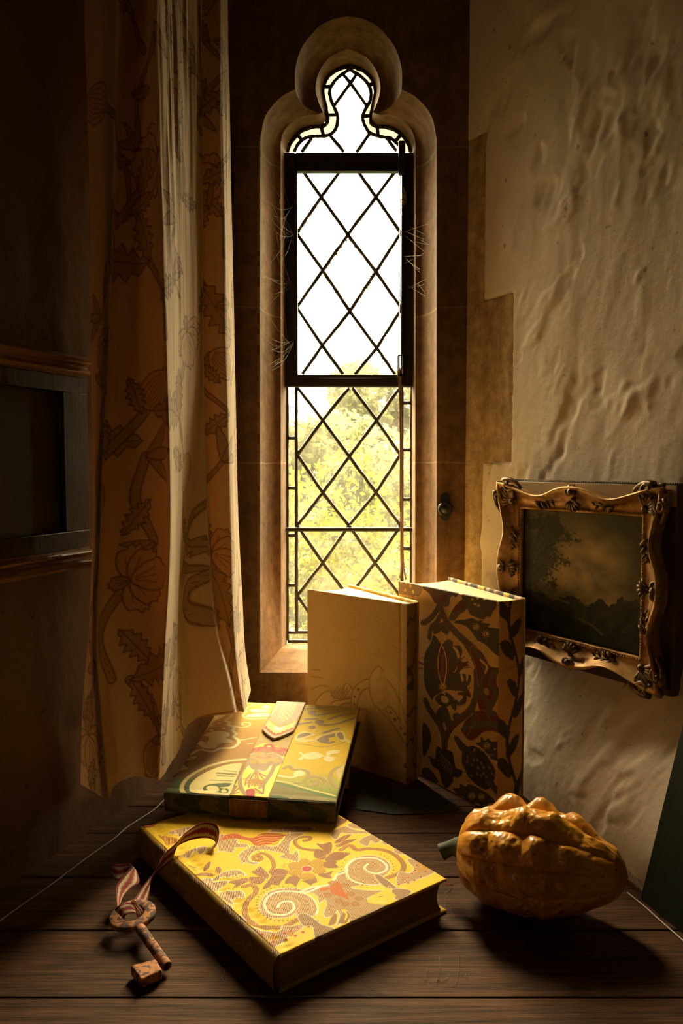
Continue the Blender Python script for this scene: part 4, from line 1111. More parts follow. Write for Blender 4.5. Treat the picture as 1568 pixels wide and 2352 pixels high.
# ---------------------------------------------------------------- the two standing books
def standing(label, pbl, pbr, zt, th, back_px, cover_cloth, mat_, page_mat, back_len, bulge, zfun, back_col, spine_mot, spine_base, x_shift=0.0):
    a = on_z(pbl[0], pbl[1], 0); b = on_z(pbr[0], pbr[1], 0)
    a.x += x_shift; b.x += x_shift
    U = (b - a); W = U.length; U.normalize(); V = Vector((0, 0, 1)); Nn = U.cross(V)
    M = frame(a, U, V, Nn)
    r = root('book', M, label, 'book', 'fabric bound books in the window')
    H = zt
    cc = cover_cloth(M, W, H)
    cc.sheet('front_cover', Matrix.Identity(4), 0.003, mat_, r, 0.0016, zfun(W))
    # back cover opens a little from the spine
    bf = on_y(back_px[0], back_px[1], back_px[2]); q = M.inverted() @ Vector((bf.x, bf.y, 0))
    hinge = Vector((W, 0, -th)); d = Vector((q.x, 0, q.z)) - hinge; d.normalize()
    bl_ = back_len
    Ub = -d; ob = hinge + d * bl_; Nb = Ub.cross(Vector((0, 1, 0)))
    cbk = Cloth(bl_, H, 0.002, (0.5, 0.4, 0.2)); back_col(cbk)
    cbk.sheet('back_cover', frame(ob, Ub, Vector((0, 1, 0)), Nb), 0.003, mat_, r, 0.0012)
    # spine: rounded strip from cover edge to back hinge
    nv_ = int(H / 0.0009); np_ = 40
    v = np.linspace(0, H, nv_); t_ = np.linspace(0, 1, np_); Vv, Tt = np.meshgrid(v, t_, indexing='ij')
    dp_ = (np.abs(2 * Tt - 1) ** 3)
    Xs = W + bulge * (1 - dp_) - 0.0006; Zs = -th * Tt
    rgb = np.ones(Vv.shape + (3,)) * np.array(spine_base); ha = np.full(Vv.shape, 1.0)
    rgb, ha = spine_mot(Vv, Tt * th, rgb, ha)
    ed = np.clip(0.0012 - np.minimum(Vv, H - Vv), 0, 1)
    P = np.stack([Xs - ed * 1.5, Vv, Zs], -1).reshape(-1, 3)
    np_mesh('spine', P, gridfaces(nv_, np_)[:, ::-1], mat_, r, np.concatenate([rgb.reshape(-1, 3), ha.reshape(-1, 1)], 1))
    # pages fan between the boards, hollow fore edge
    A0 = Vector((0.007, 0, -0.0034)); A1 = ob + (hinge - ob) * 0.035 + Nb * -0.0036
    if (A1 - Vector((W / 2, 0, -th / 2))).length > (ob + (hinge - ob) * 0.035 + Nb * 0.0036 - Vector((W / 2, 0, -th / 2))).length: A1 = ob + (hinge - ob) * 0.035 + Nb * 0.0036
    poly = []
    for i in range(9):
        q_ = i / 8; p = A0.lerp(A1, q_); p = p + Vector((1, 0, 0)) * 0.012 * math.sin(math.pi * q_); poly.append((p.x, 0.005, p.z))
    poly += [(W - 0.003, 0.005, -th + 0.004), (W - 0.003, 0.005, -0.0034)]
    pb = MB(); pb.prism(poly, (0, H - 0.010, 0)); pb.build('page_block', page_mat, r)
    return r, M, W, H

# cream silk book
M_cream = make_fabric('cream_gold_silk', 0.62, 0.0012, 0.0, 0.10, 0.15, 0.00025, (0.35, 0.22, 0.08))
M_pg_s = pages_mat('cut_pages_standing_book', (0.70, 0.52, 0.28), 2)
def cream_cloth(M, W, H):
    c = Cloth(W, H, 0.0009, (0.62, 0.41, 0.155), 0.3)
    tr_ = Trace(M, 0); G = lambda p: tr_(zoomer(700, 1500, .17857)(p)); H2 = lambda p: tr_(zoomer(680, 1280, .3444)(p))
    pale = (0.68, 0.47, 0.20); dk = (0.42, 0.27, 0.09); dk2 = (0.28, 0.17, 0.05)
    U_, V_ = np.meshgrid(c.u, c.vv, indexing='ij')
    low = np.clip((0.16 - V_) / 0.10, 0, 1)
    def f(p, P=G): c.fill(P(p), pale, 0.0, 0.0004)
    def s(p, w=0.0018, col=dk, P=G): c.stroke(P(p), w, col, 0, 0)
    f([(600,690),(600,560),(640,440),(700,380),(760,350),(830,340),(830,440),(740,480),(700,560),(670,690)])
    f([(830,330),(880,230),(950,170),(975,200),(960,300),(900,370),(930,365),(1000,370),(1005,440),(930,480),(925,560),(940,500),(1000,520),(1000,590),(940,640),(1015,665),(990,715),(930,690),(880,640),(840,540),(828,440)])
    f([(1040,220),(1080,180),(1130,240),(1180,320),(1240,390),(1260,560),(1270,700),(1300,860),(1330,1000),(1250,900),(1180,760),(1110,660),(1070,540),(1110,560),(1060,420),(1110,450),(1050,340)])
    f([(1050,690),(1110,700),(1190,810),(1260,910),(1310,1010),(1335,1180),(1300,1200),(1240,1060),(1140,960),(1080,830)])
    f([(330,680),(350,640),(440,600),(600,585),(600,640),(480,650),(400,690)]); f([(680,640),(720,620),(840,690),(760,700)]); f([(700,570),(740,550),(840,680),(800,680)]); f([(770,500),(820,500),(880,690),(850,680)])
    f([(140,640),(200,560),(280,515),(350,560),(340,620),(240,690)]); f([(520,520),(510,440),(550,405),(600,450),(600,540),(550,550)])
    f([(640,1170),(680,1130),(760,1180),(860,1270),(930,1370),(800,1350),(700,1290)]); f([(610,1360),(720,1390),(680,1450),(620,1420)]); f([(1130,1450),(1180,1380),(1280,1360),(1340,1400),(1340,1500),(1260,1520),(1190,1530)])
    f([(1000,1180),(1060,1170),(1100,1290),(1160,1300),(1120,1340),(1040,1300)]); f([(1210,1270),(1340,1290),(1340,1370),(1230,1340)])
    for p in ([(600,690),(600,560),(640,440),(760,350),(830,338)], [(670,690),(700,560),(740,480),(830,440)], [(830,340),(830,440),(850,560),(910,700)], [(830,330),(880,230),(950,170),(1010,230)],
              [(1040,700),(1110,870),(1200,1010),(1290,1160),(1310,1250)], [(950,720),(1060,840),(1170,980),(1260,1150)], [(1060,690),(1130,720),(1210,850),(1310,1010)], [(1050,340),(1110,400),(1180,520),(1250,700),(1300,900)],
              [(120,650),(160,590),(240,510),(330,490),(380,580),(600,580)], [(330,680),(380,620),(600,585)], [(420,700),(500,650),(600,640)], [(90,460),(200,420),(300,430)], [(80,300),(180,310),(240,330)], [(80,210),(190,215)],
              [(480,530),(500,420),(560,400),(620,470)], [(640,760),(760,720),(850,780)], [(1360,560),(1380,560)]): s(p, 0.0024)
    for p in ([(960,720),(1040,760),(1110,860),(1190,1000),(1270,1150),(1250,1080),(1130,900),(1060,760)],): c.fill(G(p), dk, 0, 0)
    for i in range(5):
        s([(330 + i * 45, 470), (420 + i * 45, 580)], 0.0022); s([(330 + i * 45, 560), (420 + i * 45, 440)], 0.0022)
    for q, r_ in (((1105,765),.003),((1160,855),.0038),((1235,970),.0034),((1285,1040),.0036),((1320,1110),.0024),((690,465),.003),((640,560),.0026),((635,660),.0026),((1300,1450),.005),((1328,1180),.002)): c.dot(G([q])[0], r_, dk2, 0, 0)
    # faint self-pattern above
    for p in ([(330,390),(360,370),(400,375),(430,400),(410,440),(460,400),(450,430),(400,470),(350,460),(330,430),(335,390)], [(340,570),(380,550),(420,575),(410,600)], [(520,620),(545,600),(545,640),(490,650)], [(430,300),(440,330),(420,370)],
              [(490,250),(500,290)], [(170,520),(185,480)], [(240,550),(270,500),(310,480)], [(530,420),(600,500),(700,560),(730,600)], [(560,330),(640,420),(730,500)], [(540,480),(620,570),(740,640)], [(110,210),(200,230),(280,260)]): s(p, 0.0012, (0.52, 0.33, 0.115), H2)
    for k in range(90):
        x = 530 + random.random() * 200; y = 260 + random.random() * 420
        s([(x, y), (x + 22, y + 10 + random.random() * 20), (x + 36, y + 34)], 0.0007, (0.54, 0.35, 0.12), H2)
    return c
def zcream(W):
    def z(U, V): return -0.0016 * np.exp(-((U - (W - 0.014)) / 0.0028) ** 2) + 0.0007 * (fbm(U * 14, V * 14, 4) - 0.5)
    return z
def bc1(c):
    U_, V_ = np.meshgrid(c.u, c.vv, indexing='ij'); c.rgb[:] = (0.66, 0.46, 0.08); c.rgb[vnoise(U_ * 90, V_ * 4, 3) > 0.6] = (0.75, 0.60, 0.25)
def sm1(V, T, rgb, ha):
    k = np.abs(fbm(V * 20, T * 40, 77, 3) - 0.5) < 0.03; rgb[k] = (0.16, 0.10, 0.03); return rgb, ha * 0.2
standing('slim cream silk book standing on end in front of the window', (713, 1726), (941, 1803), 0.3135, 0.030, (785, 1500, 1.530), cream_cloth, M_cream, M_pg_s, 0.226, 0.0035, zcream, bc1, sm1, (0.40, 0.26, 0.09), -0.006)

# patterned crewel book
M_crewel = make_fabric('dark_floral_tapestry', 0.72, 0.0014, 0.75, 0.55, 0.15, 0.00035, (0.42, 0.19, 0.05))
OC = (0.86, 0.52, 0.18); OD = (0.085, 0.062, 0.035); OM = (0.12, 0.085, 0.042); RB = (0.16, 0.032, 0.016); GL = (0.42, 0.25, 0.09); NV = (0.055, 0.04, 0.03)
def crewel_cloth(M, W, H):
    c = Cloth(W, H, 0.00068, OC, 1.0)
    tr_ = Trace(M, 0); E = lambda p: tr_(zoomer(900, 1300, .2041)(p)); F = lambda p: tr_(zoomer(900, 1580, .2041)(p))
    zz = 0.0005
    def f(p, P, col=OM, o=True, oc=NV):
        c.fill(P(p), col, 0, zz)
        if o: c.stroke(P(p), 0.0009, oc, 0, zz, 5, True)
    def st(p, w, P, col=OM, core=None):
        c.stroke(P(p), w + .0012, NV, 0, zz); c.stroke(P(p), w, col, 0, zz * 1.2)
        if core: c.stroke(P(p), w * 0.35, core, 0, zz * 1.2)
    f([(340,240),(450,235),(620,265),(740,300),(715,350),(690,325),(650,360),(640,440),(590,450),(560,425),(520,420),(480,410),(450,350),(400,290)], E)
    f([(400,260),(480,280),(520,380),(560,300),(620,330),(600,400),(560,410),(470,390),(440,320)], E, RB, False)
    f([(790,320),(900,330),(1060,360),(1165,390),(1170,460),(1130,520),(1110,570),(1060,570),(1030,600),(960,580),(890,550),(860,500),(820,440)], E)
    for q in ((905,375),(965,365),(1040,378),(935,430),(975,445)): star(c, E, q, 14, 5)
    f([(640,590),(680,500),(740,420),(800,380),(840,440),(820,500),(760,540),(700,610)], E); f([(690,480),(750,440),(800,400),(820,460),(760,500),(700,540)], E, RB, False)
    st([(535,420),(500,500),(450,570),(390,620),(340,640)], 0.0085, E, OM, RB)
    st([(540,430),(580,560),(640,660),(740,770),(840,860),(950,960),(1020,1060),(1050,1130)], 0.012, E, OM, RB)
    st([(540,560),(500,640),(440,700),(420,800)], 0.009, E); f([(540,640),(600,640),(650,700),(620,770),(560,740),(470,760),(480,690)], E)
    for q in ((550,745),(510,785),(595,810),(545,830)): c.dot(E([q])[0], 0.0022, OC, 0, zz)
    # big flower
    f([(470,780),(530,850),(560,890),(620,830),(680,850),(690,900),(760,900),(790,960),(770,1060),(830,1090),(860,1120),(800,1140),(760,1210),(880,1230),(870,1330),(840,1350),(880,1440),(870,1480),(800,1410),(700,1400),(610,1390),(480,1460),(450,1500),(400,1420),(370,1330),(360,1200),(370,1000),(440,860)], E, OD)
    for k, a in enumerate(np.linspace(-70, 70, 13)):
        r = math.radians(a); L = 470 - abs(a) * 1.5
        c.stroke(E([(575 + 15 * math.sin(r), 1340 - 20 * math.cos(r)), (575 + L * .5 * math.sin(r * .55), 1340 - L * .55 * math.cos(r * .6)), (575 + L * math.sin(r * .8), 1340 - L * math.cos(r * .8))]), 0.0030 if k % 2 else 0.0016, (RB if k % 2 else OM), 0, zz)
    for p in ([(640,1340),(760,1330),(850,1400)], [(650,1370),(780,1350),(870,1440)], [(520,1380),(460,1420),(430,1440)], [(700,1120),(780,1090),(840,1110)], [(680,1200),(740,1150),(830,1130)]): c.stroke(E(p), 0.0022, RB, 0, zz)
    c.fill(E([(560,900),(600,1010),(610,1160),(590,1300),(570,1340),(540,1240),(522,1100),(535,980)]), RB, 0, zz)
    c.stroke(E([(560,895),(605,1010),(615,1160),(592,1310),(575,1345),(538,1240),(518,1100),(532,980)]), 0.0022, OC, 0.3, zz * 1.5, 5, True)
    for i in range(12): c.stroke(E([(550, 1010 + i * 22), (566, 1000 + i * 22), (584, 1012 + i * 22)]), 0.0009, GL, 0, zz)
    star(c, E, (575, 1360), 42, 12)
    for p in ([(700,1200),(740,1120),(720,1180)], [(780,1200),(810,1280),(790,1300),(775,1250)], [(800,1150),(850,1180),(860,1260),(840,1300),(830,1220)], [(680,900),(740,940),(770,1020),(740,1040),(720,970)]): c.fill(E(p), OC, 0.8, zz)
    # petals under the flower
    f([(490,110),(560,60),(650,130),(660,180),(610,210),(540,190),(500,150)], F, OD); f([(600,50),(680,100),(720,180),(720,240),(690,240),(650,160)], F, OD)
    f([(740,60),(830,60),(835,150),(790,190),(730,190),(700,140),(760,130)], F, OD); c.fill(F([(560,90),(600,90),(640,130),(620,170),(560,150)]), OC, 1, zz); c.fill(F([(730,90),(780,80),(800,110),(750,160)]), OC, 1, zz)
    f([(510,260),(560,210),(620,230),(670,370),(700,410),(640,470),(590,380),(600,330),(550,420),(500,310)], F, OD)
    f([(700,290),(740,285),(765,310),(740,350),(700,360),(685,320)], F, OM); f([(700,560),(740,550),(800,620),(860,680),(830,720),(770,700)], F, OD)
    # stems below
    st([(380,150),(420,240),(480,330),(540,420),(580,540),(590,690)], 0.0125, F, OM); st([(595,690),(610,560),(660,450),(740,370),(850,280),(920,180),(945,60),(950,-60),(945,-180)], 0.011, F, OM, RB)
    st([(690,740 - 1372 + 0),(690,-600)], 0.001, F)
    st([(660,700),(760,790),(840,910),(910,1040),(950,1160),(960,1300),(940,1420)], 0.0062, E, OM)
    # red brown trumpet at the right
    f([(900,900),(1000,960),(1060,1050),(1110,1130),(1250,1150),(1310,1200),(1250,1190),(1190,1210),(1180,1320),(1200,1450),(1160,1560),(1100,1640),(1000,1640),(960,1500),(975,1380),(960,1250),(930,1080),(880,980)], E, RB, True, GL)
    c.stroke(E([(930,960),(1010,1050),(1040,1180),(1000,1300),(1020,1440),(1080,1560)]), 0.010, OM, 0, zz); c.stroke(E([(1180,1180),(1120,1240),(1110,1340),(1160,1400),(1150,1500),(1100,1560)]), 0.009, OM, 0, zz)
    c.stroke(E([(1050,1200),(1070,1130),(1000,1060)]), 0.004, OC, .8, zz); c.dot(E([(1065,1410)])[0], .006, GL, 0, zz)
    f([(800,420),(850,340),(920,290),(960,255),(1100,265),(1220,330),(1280,450),(1260,600),(1180,500),(1060,490),(1000,520),(950,565),(880,590),(815,530)], F, RB, True, GL)
    c.stroke(F([(960,10),(980,60),(900,170),(930,300),(900,380)]), 0.008, OM, 0, zz); c.stroke(F([(800,480),(860,440),(960,420),(1080,400),(1180,420),(1250,520)]), 0.010, OM, 0, zz); c.stroke(F([(1180,10),(1150,150),(1080,250),(1160,290)]), 0.009, OM, 0, zz)
    for p in ([(870,450),(930,420),(930,360)], [(960,290),(980,400)], [(1050,260),(1110,360)], [(840,540),(880,480)]): c.stroke(F(p), 0.0009, GL, 0, zz)
    # serrated leaves
    f([(700,640),(740,610),(820,605),(900,590),(960,620),(1020,610),(1010,640),(1100,655),(1080,690),(1215,715),(1240,800),(1290,900),(1300,1010),(1200,1010),(1130,960),(1060,890),(1000,850),(960,830),(880,720),(800,660)], E, OD)
    star(c, E, (945, 685), 38, 9); star(c, E, (1055, 765), 42, 9); f([(1160,900),(1230,860),(1340,960)], E, OD, False)
    f([(940,620),(1000,610),(1000,550),(1050,600),(1080,570),(1130,610),(1220,600),(1300,640),(1310,800),(1200,820),(1140,800),(1090,760),(1040,700),(980,650)], F, OD); star(c, F, (1070, 650), 40, 9); star(c, F, (1160, 690), 10, 5)
    f([(690,1130),(760,1130),(770,1080),(830,1110),(860,1085),(930,1110),(1060,1180),(1160,1280),(1080,1300),(1000,1345),(980,1300),(860,1280),(800,1220),(740,1200)], F, OD); star(c, F, (900, 1215), 42, 11); star(c, F, (1005, 1225), 38, 10)
    f([(500,680),(530,660),(560,690),(620,700),(680,730),(700,820),(720,900),(790,930),(780,980),(740,1010),(690,1000),(680,1060),(610,1125),(560,1050),(530,930),(460,880),(430,820),(425,765),(480,800)], F, NV)
    for k in range(7): c.stroke(F([(540 + 18 * k, 720 + 20 * k), (560 + 20 * k, 790 + 16 * k), (520 + 22 * k, 830 + 26 * k)]), 0.0010, GL, 0, zz)
    f([(800,700),(870,660),(940,660),(1040,730),(1110,830),(1150,900),(1160,990),(1120,1100),(1060,1140),(1000,1120),(920,1060),(860,1000),(830,930),(790,850)], F, NV)
    for q in ((920,810),(960,808),(1005,848),(900,862),(972,898),(1030,897),(960,968),(1030,962),(1003,990),(930,700),(850,830),(1060,1000),(890,990),(1100,900)): c.dot(F([q])[0], 0.0026, GL, 0, zz); c.dot(F([q])[0], 0.0010, NV, 0, zz)
    for k in range(22):
        a = k / 22 * 6.28; c.stroke(F([(975 + 150 * math.cos(a), 900 + 200 * math.sin(a)), (990 + 185 * math.cos(a + .15), 900 + 225 * math.sin(a + .15))]), 0.0016, GL if k % 2 else RB, 0, zz)
    st([(1120,1080),(1180,1160),(1250,1240),(1330,1330)], 0.012, F, OD); st([(870,0 - 0),(870,1)], 0.001, F)
    # left edge leaves
    f([(350,900),(430,920),(520,1050),(470,1060),(390,1020),(340,980)], F, OD); f([(340,420),(400,430),(440,560),(400,700),(350,760)], F, OD)
    f([(20,150),(120,150),(220,180),(330,240),(300,330),(180,320),(60,290)], E, (0.28, 0.18, 0.10))
    for q in ((105,180),(160,190),(210,225),(150,270),(240,290)): c.dot(E([q])[0], 0.003, (0.7, 0.45, 0.08), 0, zz)
    return c
def star(c, P, q, r, n):
    for k in range(n):
        a = k / n * 6.283; c.stroke(P([(q[0] + r * .3 * math.cos(a), q[1] + r * .3 * math.sin(a)), (q[0] + r * math.cos(a), q[1] + r * math.sin(a))]), 0.0012, OC, 0, 0.0005, 0)
def zcr(W):
    def z(U, V): return 0.0006 * (fbm(U * 12, V * 12, 14) - 0.5)
    return z
def bc2(c):
    U_, V_ = np.meshgrid(c.u, c.vv, indexing='ij'); n_ = vnoise(U_ * 130, V_ * 6, 8)
    c.rgb[:] = (0.10, 0.08, 0.06); c.rgb[n_ > .45] = (0.34, 0.17, 0.08); c.rgb[n_ > .6] = (0.62, 0.50, 0.34)
    c.rgb[(np.abs(U_ % 0.075 - 0.045) < 0.008)] = (0.85, 0.62, 0.10)
def sm2(V, T, rgb, ha):
    # leafy stem winding up the spine
    x = 0.027 + 0.012 * np.sin(V * 32 + 1.0)
    d = np.abs(T - x); g = fbm(V * 60, T * 60, 15, 3)
    lf = (d < 0.003)
    for k in range(11):
        v0 = 0.015 + k * 0.031; t0 = 0.027 + 0.012 * math.sin(v0 * 32 + 1.0) + (0.012 if k % 2 else -0.012); an = 0.9 if k % 2 else 2.2
        a_ = (V - v0) * math.sin(an) + (T - t0) * math.cos(an); b_ = (V - v0) * math.cos(an) - (T - t0) * math.sin(an)
        rr0 = 1 + 1.1 * (g - .5) + 0.22 * np.abs(np.sin(a_ * 700))
        lf |= ((a_ / 0.019) ** 2 + (b_ / 0.0085) ** 2) < rr0
    rgb[lf] = OD; ha[lf] = 0
    e = (np.abs(g - 0.55) < 0.02) & lf; rgb[e] = NV
    return rgb, ha
standing('thick book standing on end, bound in dark red and olive floral tapestry', (913, 1754), (1141, 1874), 0.3385, 0.0535, (1011, 1500, 1.4627), crewel_cloth, M_crewel, M_pg_s, 0.246, 0.006, zcr, bc2, sm2, OC)

# ================================================================== THE CURTAIN
CZ = [1.42, 1.04, 0.72, 0.46, 0.30, 0.20, 0.09]
CP = [  # px of each fold line at those heights, and its distance
    ([186, 200, 208, 212, 202, 190, 186], 1.115),
    ([232, 236, 232, 218, 208, 208, 215], 1.085),
    ([276, 262, 247, 229, 222, 235, 250], 1.045),
    ([288, 276, 255, 238, 232, 246, 262], 1.085),
    ([318, 320, 318, 316, 305, 300, 305], 1.105),
    ([338, 352, 366, 374, 364, 352, 345], 1.085),
    ([346, 366, 383, 390, 379, 372, 366], 1.065),
    ([400, 412, 418, 410, 404, 406, 410], 1.145),
    ([452, 455, 457, 436, 426, 434, 452], 1.220),
    ([462, 463, 465, 474, 490, 520, 545], 1.225),
    ([464, 465, 468, 480, 498, 530, 560], 1.262),
    ([490, 492, 496, 508, 524, 540, 566], 1.262),
    ([508, 512, 522, 532, 538, 548, 572], 1.268),
    ([516, 524, 534, 542, 551, 557, 578], 1.33),
    ([520, 529, 539, 547, 556, 562, 584], 1.42),
]
HEM = [0.078, 0.080, 0.086, 0.088, 0.094, 0.100, 0.106, 0.118, 0.138, 0.148, 0.140, 0.140, 0.138, 0.134, 0.130]
NR = 940
zrow = np.linspace(1.40, 0.0, NR)
ctrl = []
for (pxs, dy) in CP:
    pts = sm([(z, p) for z, p in zip(CZ, pxs)], 12)
    zz_ = np.array([p[0] for p in pts])[::-1]; pp = np.array([p[1] for p in pts])[::-1]
    ctrl.append(np.interp(zrow, zz_, pp))
ctrl = np.array(ctrl); dys = np.array([d for _, d in CP])
tcam = (ctrl - CX) / FPX
zc = dys[:, None] * math.cos(PITCH) - (zrow[None, :] * 0 + zrow[None, :] - CAMZ) * math.sin(PITCH)
CXW = tcam * zc
mid = NR // 2
xy = sm([(CXW[i, mid], dys[i]) for i in range(len(CP))], 40)
xy = np.array(xy); arc = np.r_[0, np.cumsum(np.hypot(*np.diff(xy, axis=0).T))]
SA = arc[-1]; NA = int(SA / 0.0014)
ts = np.interp(np.linspace(0, SA, NA), arc, np.linspace(0, len(CP) - 1, len(arc)))
def crom(vals, t):
    i = np.clip(np.floor(t).astype(int), 0, len(vals) - 2); f = t - i
    g = lambda k: vals[np.clip(k, 0, len(vals) - 1)]
    p0, p1, p2, p3 = g(i - 1), g(i), g(i + 1), g(i + 2)
    f = f[:, None] if vals.ndim == 2 else f
    return 0.5 * ((2 * p1) + (-p0 + p2) * f + (2 * p0 - 5 * p1 + 4 * p2 - p3) * f * f + (-p0 + 3 * p1 - 3 * p2 + p3) * f ** 3)
X = crom(CXW, ts); Yd = np.repeat(crom(dys, ts)[:, None], NR, 1)
hem = crom(np.array(HEM), ts)
vv_ = np.linspace(0, 1, NR)
Z = 1.40 + (hem[:, None] - 1.40) * vv_[None, :]
# x must be read at the real height of each vertex
for a in range(NA): X[a] = np.interp(-Z[a], -zrow, X[a])
Ss = np.linspace(0, SA, NA)[:, None] + 0 * Z
wr_ = (fbm(Ss * 50, Z * 2.2, 61, 3) - 0.5) * 0.0085 + (fbm(Ss * 120, Z * 7 + Ss * 10, 62, 2) - 0.5) * 0.0018
wr_ *= 0.45 + 0.9 * np.exp(-((Z - 1.15) / 0.35) ** 2) + 0.35 * np.exp(-((Z - 0.15) / 0.1) ** 2)
X = X + wr_ * 0.75; Yd = Yd - wr_ * 0.5
cl = Cloth(SA, 1.31, 0.0014, (0.72, 0.55, 0.32), 0.0)
cl.nu = NA; cl.nv = NR; cl.u = np.linspace(0, SA, NA); cl.vv = np.linspace(0, 1.31, NR)
cl.rgb = np.ones((NA, NR, 3)) * np.array((0.72, 0.55, 0.32)); cl.ha = np.zeros((NA, NR)); cl.z = np.zeros((NA, NR))
INK = (0.20, 0.12, 0.06); SHA = (0.50, 0.36, 0.20); PINK = (0.68, 0.46, 0.25)
rr = random.Random(3)
def rot(pts, c, a, s): return [(c[0] + s * (x * math.cos(a) - y * math.sin(a)), c[1] + s * (x * math.sin(a) + y * math.cos(a))) for x, y in pts]
LW = 0.0018
def m_leaf(c, a, s):
    top = [(x, 0.20 * math.sin(math.pi * x) ** .8 * (1.0 + 0.35 * ((i % 2) - .5) * 2)) for i, x in enumerate(np.linspace(0, 1, 13))]
    bot = [(x, -0.17 * math.sin(math.pi * x) ** .8 * (1.0 + 0.35 * ((i % 2) - .5) * 2)) for i, x in enumerate(np.linspace(1, 0, 12))]
    p = rot(top + bot, c, a, s); cl.fill(p, SHA, 0, 0, 2); cl.stroke(p, LW, INK, 0, 0, 2, True)
    cl.stroke(rot([(0, 0), (.5, .03), (.95, 0)], c, a, s), LW * .8, INK)
def m_petal(c, a, s, col):
    p = rot([(0, 0), (.3, -.32), (.75, -.38), (.85, -.2), (1.0, -.1), (.92, 0), (1.0, .1), (.85, .2), (.75, .38), (.3, .32)], c, a, s)
    cl.fill(p, col, 0, 0, 4); cl.stroke(p, LW, INK, 0, 0, 4, True)
    for k in (-.12, 0, .12): cl.stroke(rot([(.1, k * .3), (.6, k * 1.6)], c, a, s), LW * .6, INK)
def m_flower(c, a, s):
    for k in (-1.3, 1.3, -.75, .75, 0): m_petal(c, a + k, s * (1 if k else 1.15), PINK)
    m_petal(c, a + math.pi, s * .5, SHA)
def m_stem(p, w=0.008):
    cl.stroke(p, w + LW * 1.6, INK, 0, 0, 8); cl.stroke(p, w - LW * .4, SHA, 0, 0, 8)
    q = resample(sm(p, 8), int(14))
    for x, y in q: cl.dot((x + rr.uniform(-.2, .2) * w, y), 0.0009, INK)
def m_lily(c, a, s):
    for k in (-.6, .6, 0):
        p = rot([(0, 0), (.4, -.16), (1, -.02 + k * .3), (.5, .14)], c, a + k, s); cl.fill(p, SHA, 0, 0, 3); cl.stroke(p, LW, INK, 0, 0, 3, True)
def m_poppy(c, a, s):
    p = rot([(0, 0), (.35, -.4), (.8, -.35), (1, 0), (.8, .35), (.35, .4)], c, a, s); cl.fill(p, PINK, 0, 0, 4); cl.stroke(p, LW, INK, 0, 0, 4, True)
    for k in np.linspace(-.3, .3, 7): cl.stroke(rot([(.12, k * .4), (.55, k), (.92, k * .6)], c, a, s), LW * .6, INK, 0, 0, 3)
col_n = 5; row_n = 9
for i in range(col_n):
    for j in range(row_n):
        cx_ = SA * (i + .5 + rr.uniform(-.3, .3)) / col_n; cy_ = 1.31 * (j + .5 + (i % 2) * .5 + rr.uniform(-.25, .25)) / row_n
        a = rr.uniform(0, 6.28)
        e = (cx_ + rr.uniform(-.12, .12), cy_ + rr.uniform(.08, .16))
        m_stem([(cx_, cy_), ((cx_ + e[0]) / 2 + rr.uniform(-.04, .04), (cy_ + e[1]) / 2), e], rr.choice([.006, .008, .012]))
        k = (i * 2 + j) % 4
        if k == 0: m_flower((cx_, cy_), a, 0.052)
        elif k == 1: m_leaf((cx_, cy_), a, 0.115); m_leaf((cx_, cy_), a + 1.3, 0.075)
        elif k == 2: m_poppy((cx_, cy_), a, 0.062); m_leaf(e, a + 2, 0.06)
        else: m_lily((cx_, cy_), a, 0.06); m_lily(e, a + 2.4, 0.045)
        m_leaf(((cx_ + e[0]) / 2, (cy_ + e[1]) / 2), rr.uniform(0, 6.28), rr.uniform(.045, .08))
Pc = np.stack([X, Yd, Z], -1).reshape(-1, 3)
M_curt = make_fabric('printed_linen', 0.85, 0.0011, 0.0, 0.0, 0.4, 0.0003)
t = NT(M_curt)
tl = t.n('ShaderNodeBsdfTranslucent'); ms = t.n('ShaderNodeMixShader'); ms.inputs[0].default_value = 0.38
bc_ = t.b.inputs['Base Color'].links[0].from_socket
tint = t.mix(1.0, bc_, (1.0, 0.74, 0.50), 'MULTIPLY'); t.l(tint, tl.inputs[0])
out = [x for x in t.t.nodes if x.type == 'OUTPUT_MATERIAL'][0]
t.l(t.b.outputs[0], ms.inputs[1]); t.l(tl.outputs[0], ms.inputs[2]); t.l(ms.outputs[0], out.inputs[0])
dye = np.concatenate([cl.rgb.reshape(-1, 3), np.zeros((NA * NR, 1))], 1)
cu = np_mesh('curtain', Pc, gridfaces(NA, NR), M_curt, None, dye)
tag(cu, 'long cream linen curtain with outlined printed flowers, left of the window', 'curtain')

# ================================================================== GILT PICTURE ON THE RIGHT WALL
YL_, YR_ = 1.293, 1.094
pa = on_y(1200, 1440, YL_); pb_ = on_y(1473, 1515, YR_); pc_ = on_y(1192, 1165, YL_)
Up = Vector((pb_.x - pa.x, pb_.y - pa.y, 0)); PWd = Up.length; Up.normalize(); PH = 0.200
Mp = frame(Vector((pa.x, pa.y, on_y(1200, 1440, YL_).z)), Up, Vector((0, 0, 1)), Up.cross(Vector((0, 0, 1))))
pr = root('framed_painting', Mp, 'dark landscape painting in an ornate gilt frame hanging on the plaster wall', 'painting')
M_gilt = mat('worn_gilding', (0.52, 0.27, 0.075), 0.42, 0.5, 0.35); t = NT(M_gilt)
nz = t.noise(t.coords(), 40, 5, 0.65); t.color(t.ramp(nz, [(0.3, (0.16, 0.07, 0.02)), (0.5, (0.46, 0.24, 0.065)), (0.75, (0.60, 0.36, 0.12))])); t.bump(t.noise(t.coords(), 140, 4), 0.0005, 0.6)
M_bronze = mat('darkened_gilt_carving', (0.13, 0.075, 0.03), 0.38, 0.5, 0.45); t = NT(M_bronze)
